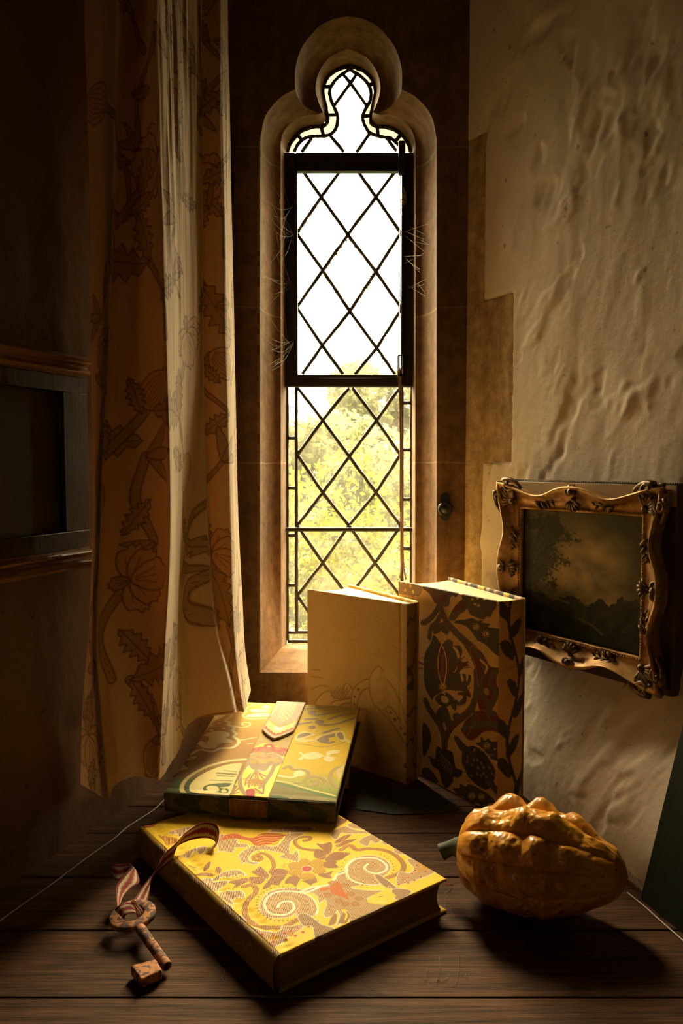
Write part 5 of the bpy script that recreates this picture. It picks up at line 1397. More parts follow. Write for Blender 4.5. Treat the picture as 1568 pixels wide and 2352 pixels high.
nz = t.noise(t.coords(), 130, 4, 0.65); t.color(t.ramp(nz, [(0.35, (0.05, 0.028, 0.012)), (0.65, (0.26, 0.15, 0.055))])); t.bump(t.noise(t.coords(), 420, 3), 0.0006, 0.8)
M_boxwood = mat('dark_frame_back', (0.05, 0.028, 0.015), 0.5)
# picture
c = Cloth(PWd, PH, 0.0009, (0.1, 0.1, 0.05))
U_, V_ = np.meshgrid(c.u / PWd, c.vv / PH, indexing='ij')
cloud = fbm(U_ * 3.4 + 1.3, V_ * 4.2, 71, 5)
glow = np.exp(-(((U_ - .58) / .30) ** 2 + ((V_ - .50) / .36) ** 2))
sky_ = blend(np.clip(0.20 + 0.75 * glow * (0.35 + 1.1 * np.clip((cloud - .33) * 2.4, 0, 1)), 0, 1), [(0, (0.012, 0.013, 0.006)), (0.3, (0.045, 0.042, 0.018)), (0.7, (0.16, 0.115, 0.042)), (1, (0.26, 0.18, 0.07))])
c.rgb = sky_ * 1.0
def land(edge, col, nz_amp, seed, freq=12):
    e = np.interp(U_[:, :1], [p[0] for p in edge], [p[1] for p in edge]) + (fbm(U_ * freq, V_ * 0 + seed, seed, 4) - .5) * nz_amp + (fbm(U_ * 60, V_ * 40, seed + 3, 3) - .5) * nz_amp * .5
    k = V_ < e; tex = fbm(U_ * 22, V_ * 16, seed, 4)
    c.rgb[k] = (np.ones(U_.shape + (3,)) * np.array(col) * (0.35 + 1.3 * tex[..., None]))[k]
land([(0, .40), (.12, .37), (.3, .33), (.45, .30), (1, .27)], (0.055, 0.05, 0.022), 0.02, 81)
land([(0, .36), (.2, .31), (.3, .26), (.42, .32), (.5, .34), (.58, .27), (.68, .33), (.76, .30), (.85, .37), (.95, .38), (1, .34)], (0.018, 0.019, 0.009), 0.09, 83, 9)
land([(0, .30), (.25, .22), (.5, .14), (.8, .16), (1, .12)], (0.011, 0.013, 0.007), 0.05, 85)
tree_m = fbm(U_ * 10, V_ * 10, 91, 5)
d_ = np.sqrt(((U_ - .12) / .36) ** 2 + ((V_ - .68) / .36) ** 2)
fine = fbm(U_ * 55, V_ * 55, 94, 3); k = np.clip((tree_m * 0.62 + fine * 0.38 - 0.31 - 0.26 * np.clip(d_, 0, 2) ** 2.0) / 0.08, 0, 1)[..., None] * (V_ > .33)[..., None] * 0.9; c.rgb = c.rgb * (1 - k) + k * np.array((0.012, 0.013, 0.006)) * (0.5 + 1.3 * fine[..., None])
k = (U_ < .05 + 0.03 * (1 - V_)); c.rgb[k] *= 0.4
for p in ([(.07, .2), (.08, .5), (.06, .9)], [(.08, .45), (.2, .55), (.33, .52)], [(.08, .5), (.18, .66), (.30, .74)], [(.07, .62), (.14, .78), (.2, .9)]): c.stroke([(x * PWd, y * PH) for x, y in p], 0.0018, (0.008, 0.008, 0.004))
c.stroke([(x * PWd, y * PH) for x, y in [(.52, .17), (.62, .14), (.70, .09)]], 0.004, (0.05, 0.04, 0.018)); c.stroke([(x * PWd, y * PH) for x, y in [(.15, .35), (.3, .30), (.42, .28)]], 0.003, (0.06, 0.055, 0.025))
M_paint = make_fabric('old_oil_paint', 0.42, 0.002, 0, 0.0, 0.0, 0.00012)
c.rgb = c.rgb * 2.8
c.sheet('canvas', Matrix.Translation((0, 0, 0.0)), 0.002, M_paint, pr, 0.0003)
bx = MB(); m_ = 0.048
for lo, hi in (((-m_, -m_, -0.030), (-0.008, PH + m_, -0.004)), ((PWd + 0.008, -m_, -0.030), (PWd + m_, PH + m_, -0.004)), ((-0.0082, -m_, -0.030), (PWd + 0.0082, -0.008, -0.004)), ((-0.0082, PH + 0.008, -0.030), (PWd + 0.0082, PH + m_, -0.004))): bx.box(lo, hi)
bkx = bx.build('backing_box', M_boxwood, pr, bevel=0.0015)
bx = MB(); bx.box((-m_ + .001, PH + .016, -0.0041), (PWd + m_ - .001, PH + m_ - .003, -0.0022)); bx.build('top_ledge', mat('pale_worn_gesso', (0.50, 0.36, 0.20), 0.6), pr, bevel=0.0006)
def om(s, h):                       # how far the swept rail stands out along a side
    w_ = 0.5 - 0.5 * math.cos(4 * math.pi * s)
    return 0.044 - (0.019 if h else 0.017) * w_ - 0.003 * math.exp(-((s - .5) / .08) ** 2)
def side_pt(side, s, d, n_):
    if side == 0: return (-d + s * (PWd + 2 * d), -d, n_)
    if side == 1: return (PWd + d, -d + s * (PH + 2 * d), n_)
    if side == 2: return (PWd + d - s * (PWd + 2 * d), PH + d, n_)
    return (-d, PH + d - s * (PH + 2 * d), n_)
fr = MB(); NS = 72
prof = [(0.0, 0.0015), (0.0, 0.006), (0.05, 0.0075), (0.16, 0.0060), (0.22, 0.0062), (0.35, 0.0072), (0.50, 0.0098), (0.65, 0.0142), (0.78, 0.0196), (0.84, 0.0226), (0.90, 0.0246), (0.96, 0.0242), (1.0, 0.0212), (0.99, 0.0168), (0.94, 0.0130), (0.90, 0.004), (0.90, -0.004)]
rows = []
for sd in range(4):
    for i in range(NS + 1):
        s_ = i / NS; o_ = om(s_, sd % 2 == 0)
        rows.append([side_pt(sd, s_, k * o_, n_) for k, n_ in prof])
fr.grid(rows, closeu=True); swf = fr.build('swept_frame', M_gilt, pr, smooth=True, angle=60)
bd = MB()
for dd, nn_, r0, st_ in ((0.0042, 0.0078, 0.0021, 0.0042),):
    for sd in range(4):
        Ls = (PWd if sd % 2 == 0 else PH) + 2 * dd; k_ = int(Ls / st_)
        for i in range(k_):
            x = side_pt(sd, (i + .5) / k_, dd, nn_); bd.ball(x, (r0 * 0.85,) * 3, nu=6, nv=4)
bd.build('bead_moulding', M_gilt, swf, smooth=True, angle=180)
be = MB()
for i in range(88):
    be.ball((-m_ + (PWd + 2 * m_) * (i + .5) / 88, PH + m_ - 0.0005, -0.0055), 0.0017, nu=6, nv=4)
be.build('top_bead_row', M_bronze, bkx, smooth=True, angle=180)
rc = random.Random(11)
def scroll(mb, c, a0, turns, r0, thick, n0, flip=1):
    pts = []; k_ = 16; rads = []
    for i in range(k_):
        q = i / (k_ - 1); a = a0 + flip * turns * 2 * math.pi * q; r = r0 * (1 - 0.8 * q)
        pts.append((c[0] + r * math.cos(a), c[1] + r * math.sin(a), n0 + 0.004 * q)); rads.append(thick * (1 - .45 * q))
    mb.tube(pts, rads, 7)
def shell(mb, c, a0, R, n0, np_=7, spread=1.9):
    for k in range(np_):
        a = a0 + (k / (np_ - 1) - .5) * spread; L_p = R * (1 - 0.18 * abs(k / (np_ - 1) - .5))
        pts = [(c[0] + L_p * q * math.cos(a), c[1] + L_p * q * math.sin(a), n0 + 0.006 * math.sin(math.pi * q * .85) + .002) for q in np.linspace(0.12, 1, 7)]
        mb.tube(pts, [R * .05, R * .08, R * .11, R * .13, R * .15, R * .16, R * .10], 7)
    mb.ball((c[0], c[1], n0 + .005), (R * .22, R * .22, R * .22), nu=10, nv=7)
def leafy(mb, a, b, n0, k_=5, r=0.0034):
    a = Vector(a); b = Vector(b); d = b - a; p = Vector((-d.y, d.x)).normalized()
    for i in range(k_):
        q = i / (k_ - 1); sz = r * (1.2 - .7 * q); off = p * (sz * 1.2 * (1 if i % 2 else -1))
        c_ = a + d * q; ang = math.atan2(d.y, d.x) + (0.7 if i % 2 else -.7)
        Mx = Matrix.Rotation(ang, 3, 'Z'); mb.ball((c_.x + off.x, c_.y + off.y, n0 + .001), (sz * 1.9, sz * .75, sz * .8), M=Mx, nu=8, nv=6)
    mb.tube([(a.x, a.y, n0), ((a.x + b.x) / 2 + p.x * .002, (a.y + b.y) / 2 + p.y * .002, n0 + .001), (b.x, b.y, n0)], 0.0011, 6)
for (cu_, cv_, ax, ay) in ((0, 0, -1, -1), (PWd, 0, 1, -1), (PWd, PH, 1, 1), (0, PH, -1, 1)):
    mb = MB(); a = math.atan2(ay, ax); c0 = (cu_ + ax * .012, cv_ + ay * .012)
    shell(mb, c0, a, 0.029, 0.011, 8, 2.2)
    scroll(mb, (cu_ + ax * .040, cv_ + ay * .018), a + 2.6, .9, .0105, .0038, .020, 1); scroll(mb, (cu_ + ax * .018, cv_ + ay * .040), a - 2.6, .9, .0105, .0038, .020, -1)
    scroll(mb, (cu_ + ax * .038, cv_ + ay * .040), a, .8, .0075, .0034, .018, 1)
    for sgn in (1, -1):
        pth = []
        for q in np.linspace(0, 1, 9):
            t_ = a + sgn * (0.35 + 1.25 * q); R_ = 0.036 - 0.006 * q
            pth.append((cu_ + ax * .014 + R_ * math.cos(t_), cv_ + ay * .014 + R_ * math.sin(t_), .021 - .004 * q))
        mb.tube(pth, [0.0052 - 0.0026 * q for q in np.linspace(0, 1, 9)], 8)
    for k in range(18): mb.ball((c0[0] + ax * rc.uniform(.008, .034), c0[1] + ay * rc.uniform(.008, .034), rc.uniform(.014, .021)), rc.uniform(.0018, .0034), nu=8, nv=5)
    mb.build('corner_ornament', M_bronze, pr, smooth=True, angle=180)
for sd in range(4):
    mb = MB(); p0 = Vector(side_pt(sd, .5, 0.020, 0.012)); out_a = [-math.pi / 2, 0, math.pi / 2, math.pi][sd]
    shell(mb, (p0.x, p0.y), out_a + math.pi, 0.019, 0.010, 6, 2.0)
    q0 = Vector(side_pt(sd, .5, 0.032, 0.012))
    scroll(mb, (q0.x + .006 * math.sin(out_a), q0.y + .006 * abs(math.cos(out_a))), out_a, .9, .0078, .0034, .019, 1); scroll(mb, (q0.x - .006 * math.sin(out_a), q0.y - .006 * abs(math.cos(out_a))), out_a, .9, .0078, .0034, .019, -1)
    mb.ball((q0.x, q0.y, .021), .0062, nu=10, nv=6)
    mb.build('centre_ornament', M_bronze, pr, smooth=True, angle=180)
    for s0_, s1_ in ((.22, .36), (.78, .66)):
        mb = MB(); a = side_pt(sd, s0_, .014, 0); b = side_pt(sd, s1_, .013, 0)
        leafy(mb, a[:2], b[:2], 0.0115, 7, 0.0042); mb.build('leaf_spray', M_bronze, pr, smooth=True, angle=180)
# ================================================================== LEFT WALL: dark framed panel with glossy mouldings
a0 = Vector((wl(0.62), 0.62, 0)); Ul = Vector((0.39, 1, 0)).normalized(); Nl = Ul.cross(Vector((0, 0, 1)))
Ml = frame(a0 + Nl * 0.008, Ul, Vector((0, 0, 1)), Nl)
lp = root('wall_panel', Ml, 'dark varnished wooden framed panel with glossy rounded mouldings on the left wall', 'framed panel')
tl_ = Trace(Ml, 0.010)
uE = tl_([(207, 1000)])[0][0]
vT = tl_([(0, 782)])[0][1]; vT2 = tl_([(0, 880)])[0][1]; vB2 = tl_([(0, 1241)])[0][1]; vB = tl_([(0, 1342)])[0][1]
M_gloss = make_wood('glossy_brown_moulding', (0.22, 0.09, 0.03), (0.55, 0.27, 0.09), 0.28, 'X', 0.8, attr=False)  # brown brightened in colour to stand for highlights on the mouldings
def mould(v0, sgn):
    """rounded steps from the outer edge v0 inwards"""
    mb = MB(); pf = [(0, 0), (0, 0.010), (0.002, 0.015), (0.006, 0.019), (0.010, 0.018), (0.013, 0.013), (0.014, 0.009), (0.018, 0.0085), (0.020, 0.012), (0.023, 0.0135), (0.026, 0.011), (0.027, 0.006), (0.030, 0.005), (0.030, 0)]
    rows = [[(u, v0 + sgn * d, n_) for d, n_ in pf] for u in (0, uE)]
    mb.grid(rows); mb.add([(u, v0 + sgn * d, n_) for u in (uE,) for d, n_ in pf], [tuple(range(len(pf)))])
    return mb.build('moulding', M_gloss, lp, smooth=True, angle=50)
mould(vT, -1); mould(vB, 1)
mb = MB(); mb.box((0, vT2, 0), (uE, vT - 0.030, 0.006)); mb.build('top_rail', M_darkwood, lp, bevel=.001)
mb = MB(); mb.box((0, vB + 0.030, 0), (uE, vB2, 0.006)); mb.build('bottom_rail', M_darkwood, lp, bevel=.001)
mb = MB(); mb.box((uE - 0.05, vB2, 0), (uE, vT2, 0.006)); mb.build('stile', M_darkwood, lp, bevel=.001)
mb = MB(); mb.box((0, vB2, -0.004), (uE - 0.05, vT2, -0.002)); mb.build('panel', mat('dark_olive_panel', (0.07, 0.058, 0.03), 0.5), lp)
# ================================================================== GOURD
M_gourd = mat('glossy_orange_rind', (0.62, 0.24, 0.03), 0.30, 0.5, coat=0.35); t = NT(M_gourd)
nz = t.noise(t.coords(), 30, 4, 0.6); c1 = t.ramp(nz, [(0.3, (0.48, 0.19, 0.018)), (0.6, (0.72, 0.33, 0.035)), (0.8, (0.78, 0.42, 0.06))])
sp = t.noise(t.coords(), 95, 3, 0.5); c1 = t.mix(t.ramp(sp, [(0.685, (0, 0, 0)), (0.71, (1, 1, 1))]), c1, (0.16, 0.08, 0.03)); t.color(c1)
t.l(t.ramp(nz, [(0.3, (0.45,) * 3), (0.7, (0.22,) * 3)]), t.b.inputs['Roughness']); t.bump(t.noise(t.coords(), 120, 3), 0.0004, 0.5)
gs = Vector((0.150, 0.962, 0.047)); ge = Vector((0.333, 0.872, 0.058))
ax = (ge - gs); GLn = ax.length; ax.normalize(); sidev = ax.cross(Vector((0, 0, 1))).normalized(); upv = sidev.cross(ax)
ga, gt = 420, 320
TH_, T_ = np.meshgrid(np.linspace(0, 2 * math.pi, ga, endpoint=False), np.linspace(0, 1, gt), indexing='ij')
Rr = np.interp(T_, [0, .015, .04, .09, .18, .30, .45, .58, .70, .80, .88, .94, .98, 1], [0, .020, .034, .046, .055, .0605, .0625, .0595, .052, .043, .034, .026, .015, 0])
warp = (fbm(TH_ * 1.2 + 3, T_ * 4, 101, 3) - .5) * 2.2 * np.sin(TH_ / 2) ** 2
nrib = 10
ph = TH_ * nrib / 2 + warp
rib = np.abs(np.cos(ph)) ** 0.55
idx = np.floor((ph + math.pi / 2) / math.pi)
lumpf = 0.5 + 0.5 * np.cos(2 * math.pi * (T_ * (3.6 + 1.6 * np.sin(idx * 2.3)) + idx * 0.37 + 0.25 * np.sin(idx * 5) + 0.8 * fbm(T_ * 5, idx * 3.1, 111, 2)))
upper = 0.5 + 0.5 * np.sin(TH_)         # knobbly above, smoother below
env = np.clip(np.sin(np.pi * np.clip(T_ * 1.03, 0, 1)), 0, 1) ** .6
knob = rib * (0.30 + 0.70 * lumpf ** .5) * (0.62 + 0.76 * fbm(TH_ * 1.6, T_ * 7, 107, 3))
amp = (0.0030 + 0.0135 * upper ** .8) * env * (1.0 - 0.55 * np.clip((T_ - .6) / .4, 0, 1))
Rr = Rr + amp * (knob - 0.35) + (fbm(TH_ * 5, T_ * 16, 103, 3) - .5) * 0.007 * env
seam = (np.arange(ga) / ga)[:, None]
Rr[-6:] = Rr[-7:-6] + (Rr[:1] - Rr[-7:-6]) * np.linspace(0.15, 0.9, 6)[:, None]
ca, sa = np.cos(TH_), np.sin(TH_)
g3 = lambda v: np.array(v)[None, None, :]
Pg = g3(gs) + g3(ax) * (T_ * GLn)[..., None] + g3(sidev) * (Rr * ca)[..., None] + g3(upv) * (Rr * sa)[..., None]
Pg[..., 2] -= Pg[..., 2].min()
gr = root('gourd', (0.25, 0.93, 0), 'knobbly glossy orange gourd lying on its side by the plaster wall', 'gourd')
i = np.arange(ga)[:, None]; j = np.arange(gt - 1)[None, :]; i2 = (i + 1) % ga
F = np.stack([i * gt + j, i2 * gt + j, i2 * gt + j + 1, i * gt + j + 1], -1).reshape(-1, 4)
zlow = (gs.z - 0)  # keeps stem at the end of the body
np_mesh('rind', Pg.reshape(-1, 3) - np.array((0.25, 0.93, 0)), F, M_gourd, gr)
c_end = Pg[:, 0].mean(0)
mb = MB(); e0 = Vector(c_end) - Vector((0.25, 0.93, 0)); d = -ax
mb.tube([e0 - d * .006, e0 + d * .004, e0 + d * .012 + Vector((0, 0, -.003)), e0 + d * .022 + Vector((-.002, -.004, -.008))], [.017, .012, .0095, .011], 10)
M_stemg = mat('dark_green_stalk', (0.025, 0.036, 0.010), 0.7); mb.build('stalk', M_stemg, gr, smooth=True, angle=60)

# ================================================================== KEY AND RIBBON
M_rust = mat('rusty_patinated_metal', (0.35, 0.15, 0.07), 0.75, 0.3); t = NT(M_rust)
nz = t.noise(t.coords(), 95, 4, 0.55, 0.8); t.color(t.ramp(nz, [(0.42, (0.11, 0.065, 0.05)), (0.47, (0.15, 0.085, 0.06)), (0.50, (0.44, 0.18, 0.075)), (0.7, (0.55, 0.25, 0.10))])); t.bump(t.noise(t.coords(), 500, 3), 0.0005, 0.8)
Z6 = zoomer(200, 1850, .2296)
kc = on_z(*Z6([(455, 1105)])[0], 0.019)
key = root('key', (kc.x, kc.y, 0), 'large old rusty key with a round bow lying at the front left', 'key')
K0 = Vector((kc.x, kc.y, 0))
mb = MB(); tilt = Matrix.Translation(Vector((0, 0, 0.0195))) @ Matrix.Rotation(math.radians(8), 4, 'X') @ Matrix.Rotation(math.radians(-5), 4, 'Y')
ro_, ri_, hh = 0.0270, 0.0135, 0.0034
pf = [(ri_, -hh * .7), (ri_, hh * .7), (ri_ + .0012, hh), (ro_ - .0016, hh), (ro_, hh * .6), (ro_, -hh * .6), (ro_ - .0016, -hh), (ri_ + .0012, -hh), (ri_, -hh * .7)]
mb.lathe(pf, tilt @ Matrix.Diagonal((1.0, 0.92, 1, 1)), 48); mb.build('bow', M_rust, key, smooth=True, angle=50, weld=True)
s_a = on_z(*Z6([(520, 1215)])[0], 0.0165) - K0; s_b = on_z(*Z6([(800, 1610)])[0], 0.0085) - K0
mb = MB(); dv = (s_b - s_a).normalized(); R_s = 0.0058
Mz = dv.to_track_quat('Z', 'Y').to_matrix().to_4x4(); Mz.translation = s_a; Ls = (s_b - s_a).length
mb.lathe([(0, 0.0), (R_s * .8, -.001), (R_s, .002), (R_s * 1.02, .012), (R_s * .96, Ls * .4), (R_s * .98, Ls - .002), (R_s * .93, Ls), (R_s * .62, Ls), (R_s * .60, Ls - .010), (0, Ls - .010)], Mz, 24)
mb.build('shank', M_rust, key, smooth=True, angle=40)
q = [on_z(*p, 0.0135) - K0 for p in Z6([(430, 1595), (690, 1530), (752, 1640), (540, 1740)])]
mb = MB(); mb.prism(q, (0, 0, -0.0115)); mb.build('bit', M_rust, key, bevel=0.0022, segs=3)
# ribbon
M_rib = make_fabric('striped_ribbed_ribbon', 0.7, 0.0013, math.pi / 2, 0.0, 0.3, 0.0003)
def strip(e1, e2, z1, z2, npt=90, nw=26):
    A_ = [tuple(on_z(*p, z)) for p, z in zip(Z6(e1), z1)]; B_ = [tuple(on_z(*p, z)) for p, z in zip(Z6(e2), z2)]
    A_ = resample(sm(A_, 8), npt); B_ = resample(sm(B_, 8), npt)
    w_ = np.linspace(0, 1, nw)[None, :, None]; P = A_[:, None] * (1 - w_) + B_[:, None] * w_
    col = np.zeros((npt, nw, 4)); x = np.linspace(0, 1, nw)
    ridx = (np.sin(np.arange(npt) * 1.9) > 0)
    for k in range(nw):
        if x[k] < .10 or x[k] > .90 or .38 < x[k] < .62: cc = (0.30, 0.018, 0.022)
        elif x[k] < .16 or x[k] > .84: cc = (0.10, 0.02, 0.02)
        else: cc = (0.62, 0.46, 0.26)
        col[:, k, :3] = cc
        if .30 < x[k] < .70 and not .38 < x[k] < .62: col[ridx, k, :3] = (0.24, 0.02, 0.02)
    col[::3, :, :3] *= 0.72
    return P, col
segs = [
  strip([(1215,465),(1290,400),(1318,300),(1310,215),(1240,170),(1140,175),(1000,260),(880,385),(775,480),(705,600),(640,700),(545,830),(455,965)],
        [(1190,470),(1250,420),(1285,370),(1240,335),(1170,325),(1090,335),(985,365),(885,425),(850,540),(740,640),(640,740),(615,900),(575,1045)],
        [.0445,.052,.060,.066,.070,.070,.066,.060,.053,.045,.036,.028,.024],
        [.0440,.046,.048,.050,.052,.053,.053,.051,.044,.036,.030,.024,.020], 150),
  strip([(300,1020),(288,900),(292,800),(365,705),(452,608)], [(330,985),(370,900),(440,830),(520,765),(492,650)], [.022,.026,.030,.034,.038], [.020,.022,.023,.024,.026]),
  strip([(452,608),(420,584),(340,592),(238,590)], [(492,650),(420,690),(300,752),(246,690)], [.038,.038,.037,.036], [.026,.026,.024,.026]),
  strip([(272,1045),(320,1000),(400,975),(450,990),(500,1060),(520,1110)], [(370,1140),(385,1100),(430,1080),(470,1075),(490,1085),(500,1120)], [.024,.029,.031,.031,.027,.020], [.021,.025,.027,.027,.025,.019]),
  strip([(430,970),(470,950),(520,1000),(570,1060)], [(440,1010),(480,1020),(510,1060),(530,1110)], [.031,.033,.030,.022], [.028,.029,.026,.020]),
]
Pall = []; Fall = []; Call = []; base = 0
for P, col in segs:
    a_, b_ = P.shape[:2]; Pall.append(P.reshape(-1, 3)); Fall.append(gridfaces(a_, b_, base)); Call.append(col.reshape(-1, 4)); base += a_ * b_
rb = np_mesh('ribbon', np.concatenate(Pall), np.concatenate(Fall), M_rib, None, np.concatenate(Call))
md = rb.modifiers.new('thickness', 'SOLIDIFY'); md.thickness = 0.0007; md.offset = 0
tag(rb, 'red and cream striped ribbon tied to the key and looped over the yellow book', 'ribbon')

# ================================================================== SMALL THINGS
def put(mb, name, mt, label, cat, **kw):
    g = {k: kw.pop(k) for k in ('group', 'kind') if k in kw}
    return tag(mb.build(name, mt, **kw), label, cat, **g)
# cords of the casement
M_cord = mat('brown_cord', (0.30, 0.17, 0.08), 0.85); t = NT(M_cord)
v = t.coords((1, 1, 1), (0.6, 0, 0)); w_ = t.n('ShaderNodeTexWave'); w_.inputs['Scale'].default_value = 260; t.l(v, w_.inputs['Vector']); t.bump(w_.outputs['Fac'], 0.0005, 1)
yc = YF - 0.014
wc = root('pull_cord', (on_y(919, 890, yc).x, yc, on_y(919, 1335, yc).z), 'doubled brown cord hanging from an iron cleat on the casement window', 'cord')
for pts in ([(923, 840), (920, 870), (921, 1000), (923, 1150), (926, 1290), (932, 1331)], [(918, 845), (917, 875), (919, 1000), (919, 1150), (922, 1290), (917, 1328)]):
    mb = MB(); mb.tube([on_y(x, z, yc - .002) for x, z in sm(pts, 6)], 0.0016, 8); mb.build('cord', M_cord, wc, world=True, smooth=True, angle=180)
mb = MB()
P_ = [on_y(x, z, yc) for x, z in [(914, 816), (925, 816), (925, 884), (914, 884)]]
for a, b in zip(P_, P_[1:] + P_[:1]): mb.tube([a, b], 0.0016, 6)
mb.ball(on_y(919.5, 862, yc), 0.005, nu=12, nv=8); mb.tube([on_y(919, 890, yc), on_y(919, 880, yc), on_y(920, 868, yc)], 0.003, 8)
mb.build('cleat', M_iron, wc, world=True, smooth=True)
mb = MB()
for k in range(5):
    q = [on_y(924 + rc.uniform(-3, 9), 430 + 6 * i_ + k * 4, YF - 0.012) for i_ in range(5)]; mb.tube(q, 0.0012, 5)
mb.build('frayed_end', M_cord, wc, world=True, smooth=True)
# rosette plate on the stone
mb = MB(); c_ = on_y(1021, 1165, D0); c_.y = D0
pl = []; hw, hh_ = 0.0088, 0.0185
for a in np.linspace(0, math.pi, 12): pl.append((c_.x + hw * math.cos(a), D0 - 0.0035, c_.z + hh_ + hw * math.sin(a)))
for a in np.linspace(math.pi, 2 * math.pi, 12): pl.append((c_.x + hw * math.cos(a), D0 - 0.0035, c_.z - hh_ + hw * math.sin(a)))
rt = root('wall_catch', (c_.x, D0, c_.z), 'black iron rosette on a round ended plate fixed to the stone right of the window', 'iron catch')
M_bi = mat('black_painted_iron', (0.012, 0.014, 0.010), 0.42, 0.5)
mb.prism(pl, (0, 0.0035, 0)); mb.build('plate', M_bi, rt, world=True, bevel=0.001)
mb = MB(); Mr = Matrix.Translation((c_.x, D0 - 0.0035, c_.z - .003)) @ Matrix.Rotation(math.pi / 2, 4, 'X')
mb.lathe([(.014, 0), (.0145, .003), (.012, .006), (.009, .0055), (.007, .007), (.004, .010), (0, .0105)], Mr, 32); mb.build('knob', M_bi, rt, world=True, smooth=True, angle=50)
# worn plugs in the stone
M_plug = make_stone('stone_plug', (0.20, 0.13, 0.065))
for (x, z, l_) in ((579, 42, 'round stone plug in the wall at the upper left of the window'), (1022, 27, 'round stone plug in the wall at the upper right of the window')):
    mb = MB(); c_ = on_y(x, z, D0); Mr = Matrix.Translation((c_.x, D0, c_.z)) @ Matrix.Rotation(math.pi / 2, 4, 'X')
    mb.lathe([(.013, 0), (.013, .0012), (.010, .0016), (.009, .0008), (.003, .0010), (.0022, -.001), (0, -.001)], Mr, 24)
    put(mb, 'wall_plug', M_plug, l_, 'wall plug', smooth=True, group='plugs in the window wall')
# curtain hooks peeping out behind the curtain
for pts, l_ in (([(512, 350), (526, 356), (530, 330), (528, 300), (524, 285)], 'dark iron hook behind the curtain edge, the upper of the two'), ([(512, 455), (528, 452), (533, 425), (530, 402), (520, 396)], 'dark iron hook behind the curtain edge, the lower of the two')):
    mb = MB(); mb.tube([on_y(x, z, 1.485) for x, z in sm(pts, 6)], 0.0042, 8); mb.tube([on_y(512, pts[0][1], 1.485), on_y(511, pts[0][1], 1.502)], 0.004, 8)
    put(mb, 'iron_hook', M_bi, l_, 'hook', smooth=True, group='hooks by the curtain')
# dark green board against the right wall
mb = MB()
ya, yb_ = 0.62, 0.952
mb.prism([(0.386, 0.952, 0), (0.386 + 0.3 * 0.30, 0.652, 0), (0.386 + 0.3 * 0.30 + 0.105, 0.652, 0.50), (0.386 + 0.105, 0.952, 0.50)], (-0.008, -0.003, 0))
M_green = mat('dark_green_paint', (0.008, 0.013, 0.006), 0.65, 0.25); t = NT(M_green); t.bump(t.noise(t.coords(), 70, 4), 0.0006, 0.5)
put(mb, 'green_board', M_green, 'dark green painted board standing against the plaster wall at the right edge', 'board', bevel=0.001)
# dark green mat under the standing books
mb = MB(); q = [on_z(x, z, 0.0002) for x, z in ((812, 1776), (939, 1818), (975, 1812), (1056, 1856), (1012, 1868), (905, 1872), (818, 1860))]
mb.prism(q, (0, 0, 0.0012)); put(mb, 'green_card', mat('dark_green_card', (0.010, 0.016, 0.011), 0.6), 'dark green card lying in front of the cream book', 'card')
# pale threads
M_thr = mat('pale_wire', (0.62, 0.56, 0.45), 0.45)
for pts, l_ in (([(378, 1836), (350, 1862), (292, 1900), (262, 1926), (205, 1966), (120, 2030), (60, 2072), (-10, 2122)], 'thin pale wire along the left edge of the window seat'),
                ([(1440, 2050), (1480, 2082), (1520, 2118), (1575, 2166)], 'thin pale wire along the right edge of the window seat')):
    mb = MB(); mb.tube([on_z(x, z, 0.0010) for x, z in sm(pts, 5)], 0.0008, 6); put(mb, 'wire', M_thr, l_, 'wire', smooth=True, group='pale wires on the seat')
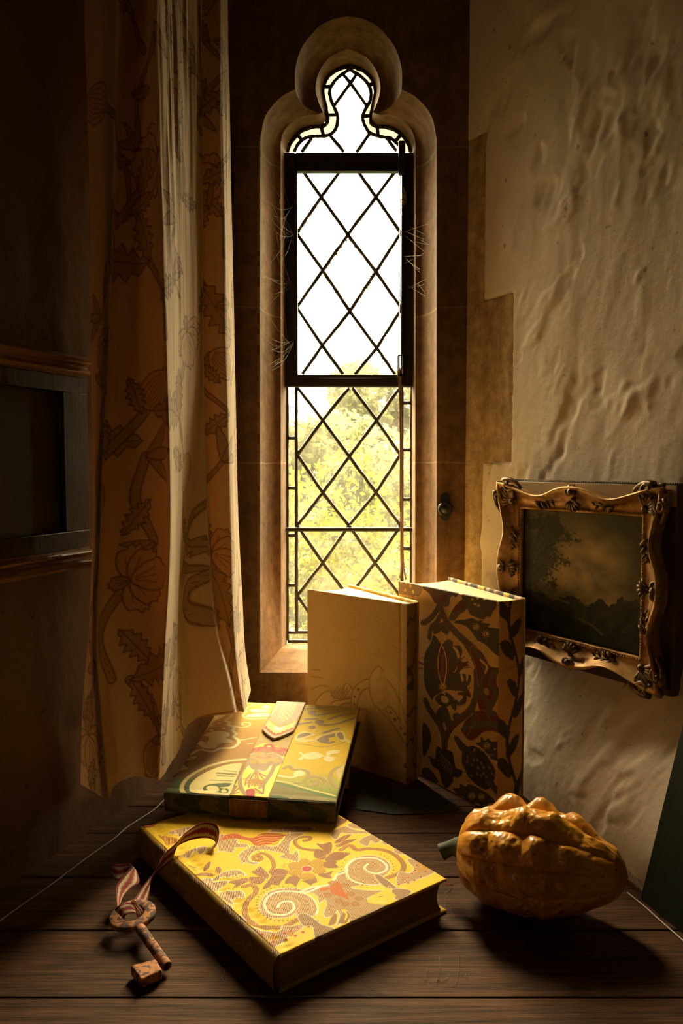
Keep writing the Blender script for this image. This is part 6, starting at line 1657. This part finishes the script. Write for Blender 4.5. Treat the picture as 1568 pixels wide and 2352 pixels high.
# fluff and loose threads
M_fl = mat('pale_fluff', (0.17, 0.15, 0.12), 0.9); M_rd = mat('red_thread', (0.4, 0.03, 0.03), 0.8)
def fluff(px, py, w_, h_, n_, label, m=M_fl, r=0.00018):
    mb = MB()
    for k in range(n_):
        x, y = px + rc.uniform(-w_, w_) * .5, py + rc.uniform(-h_, h_) * .5; a = rc.uniform(0, 6.28); p = []
        for i_ in range(9):
            p.append((x, y)); a += rc.uniform(-.9, .9); x += math.cos(a) * w_ * .16; y += math.sin(a) * h_ * .16
        mb.tube([on_z(u_, v_, 0.0006 + 0.0006 * math.sin(i_)) for i_, (u_, v_) in enumerate(sm(p, 3))], r, 4)
    return put(mb, 'loose_thread', m, label, 'thread', smooth=True)
fluff(995, 2245, 26, 60, 4, 'tangle of pale fluff on the planks right of the yellow book corner')
fluff(880, 2290, 60, 22, 4, 'flattened pale fluff near the bottom edge of the planks')
fluff(1024, 2060, 12, 40, 3, 'pale loose thread beside the right corner of the yellow book')
fluff(1028, 2028, 14, 6, 3, 'red loose threads at the right corner of the yellow book', M_rd)
fluff(1060, 2235, 16, 40, 3, 'thin wisp of fluff on the planks in front of the gourd')
fluff(505, 2230, 14, 30, 0 or 2, 'short pale thread on the planks by the key')
# cobwebs at the left of the casement
M_web = mat('cobweb_silk', (0.55, 0.45, 0.30), 0.8)
mb = MB(); rw = random.Random(5)
for k in range(46):
    zc_ = rw.choice([540, 540, 790, 790, 650, 480]) + rw.uniform(-10, 10)
    x1 = rw.uniform(655, 676); x0 = rw.uniform(596, 648); z0 = zc_ + rw.uniform(-130, 60)
    a = on_y(x0, z0, D0 + .004 + (x0 - 596) / 50 * .05); b = on_y(x1, zc_, YF - .001); m2 = (a + b) / 2 + Vector((rw.uniform(-.004, .004), 0, rw.uniform(-.016, .002)))
    mb.tube(sm([tuple(a), tuple(m2), tuple(b)], 6), 0.00010, 3)
for k in range(14):
    zc_ = rw.uniform(520, 680); a = on_y(rw.uniform(925, 945), zc_, YF - .002); b = on_y(rw.uniform(960, 985), zc_ + rw.uniform(-60, 60), 1.54); mb.tube([a, b], 0.00010, 3)
put(mb, 'cobweb', M_web, 'dusty cobwebs stretched from the stone jamb to the casement', 'cobweb', kind='stuff')
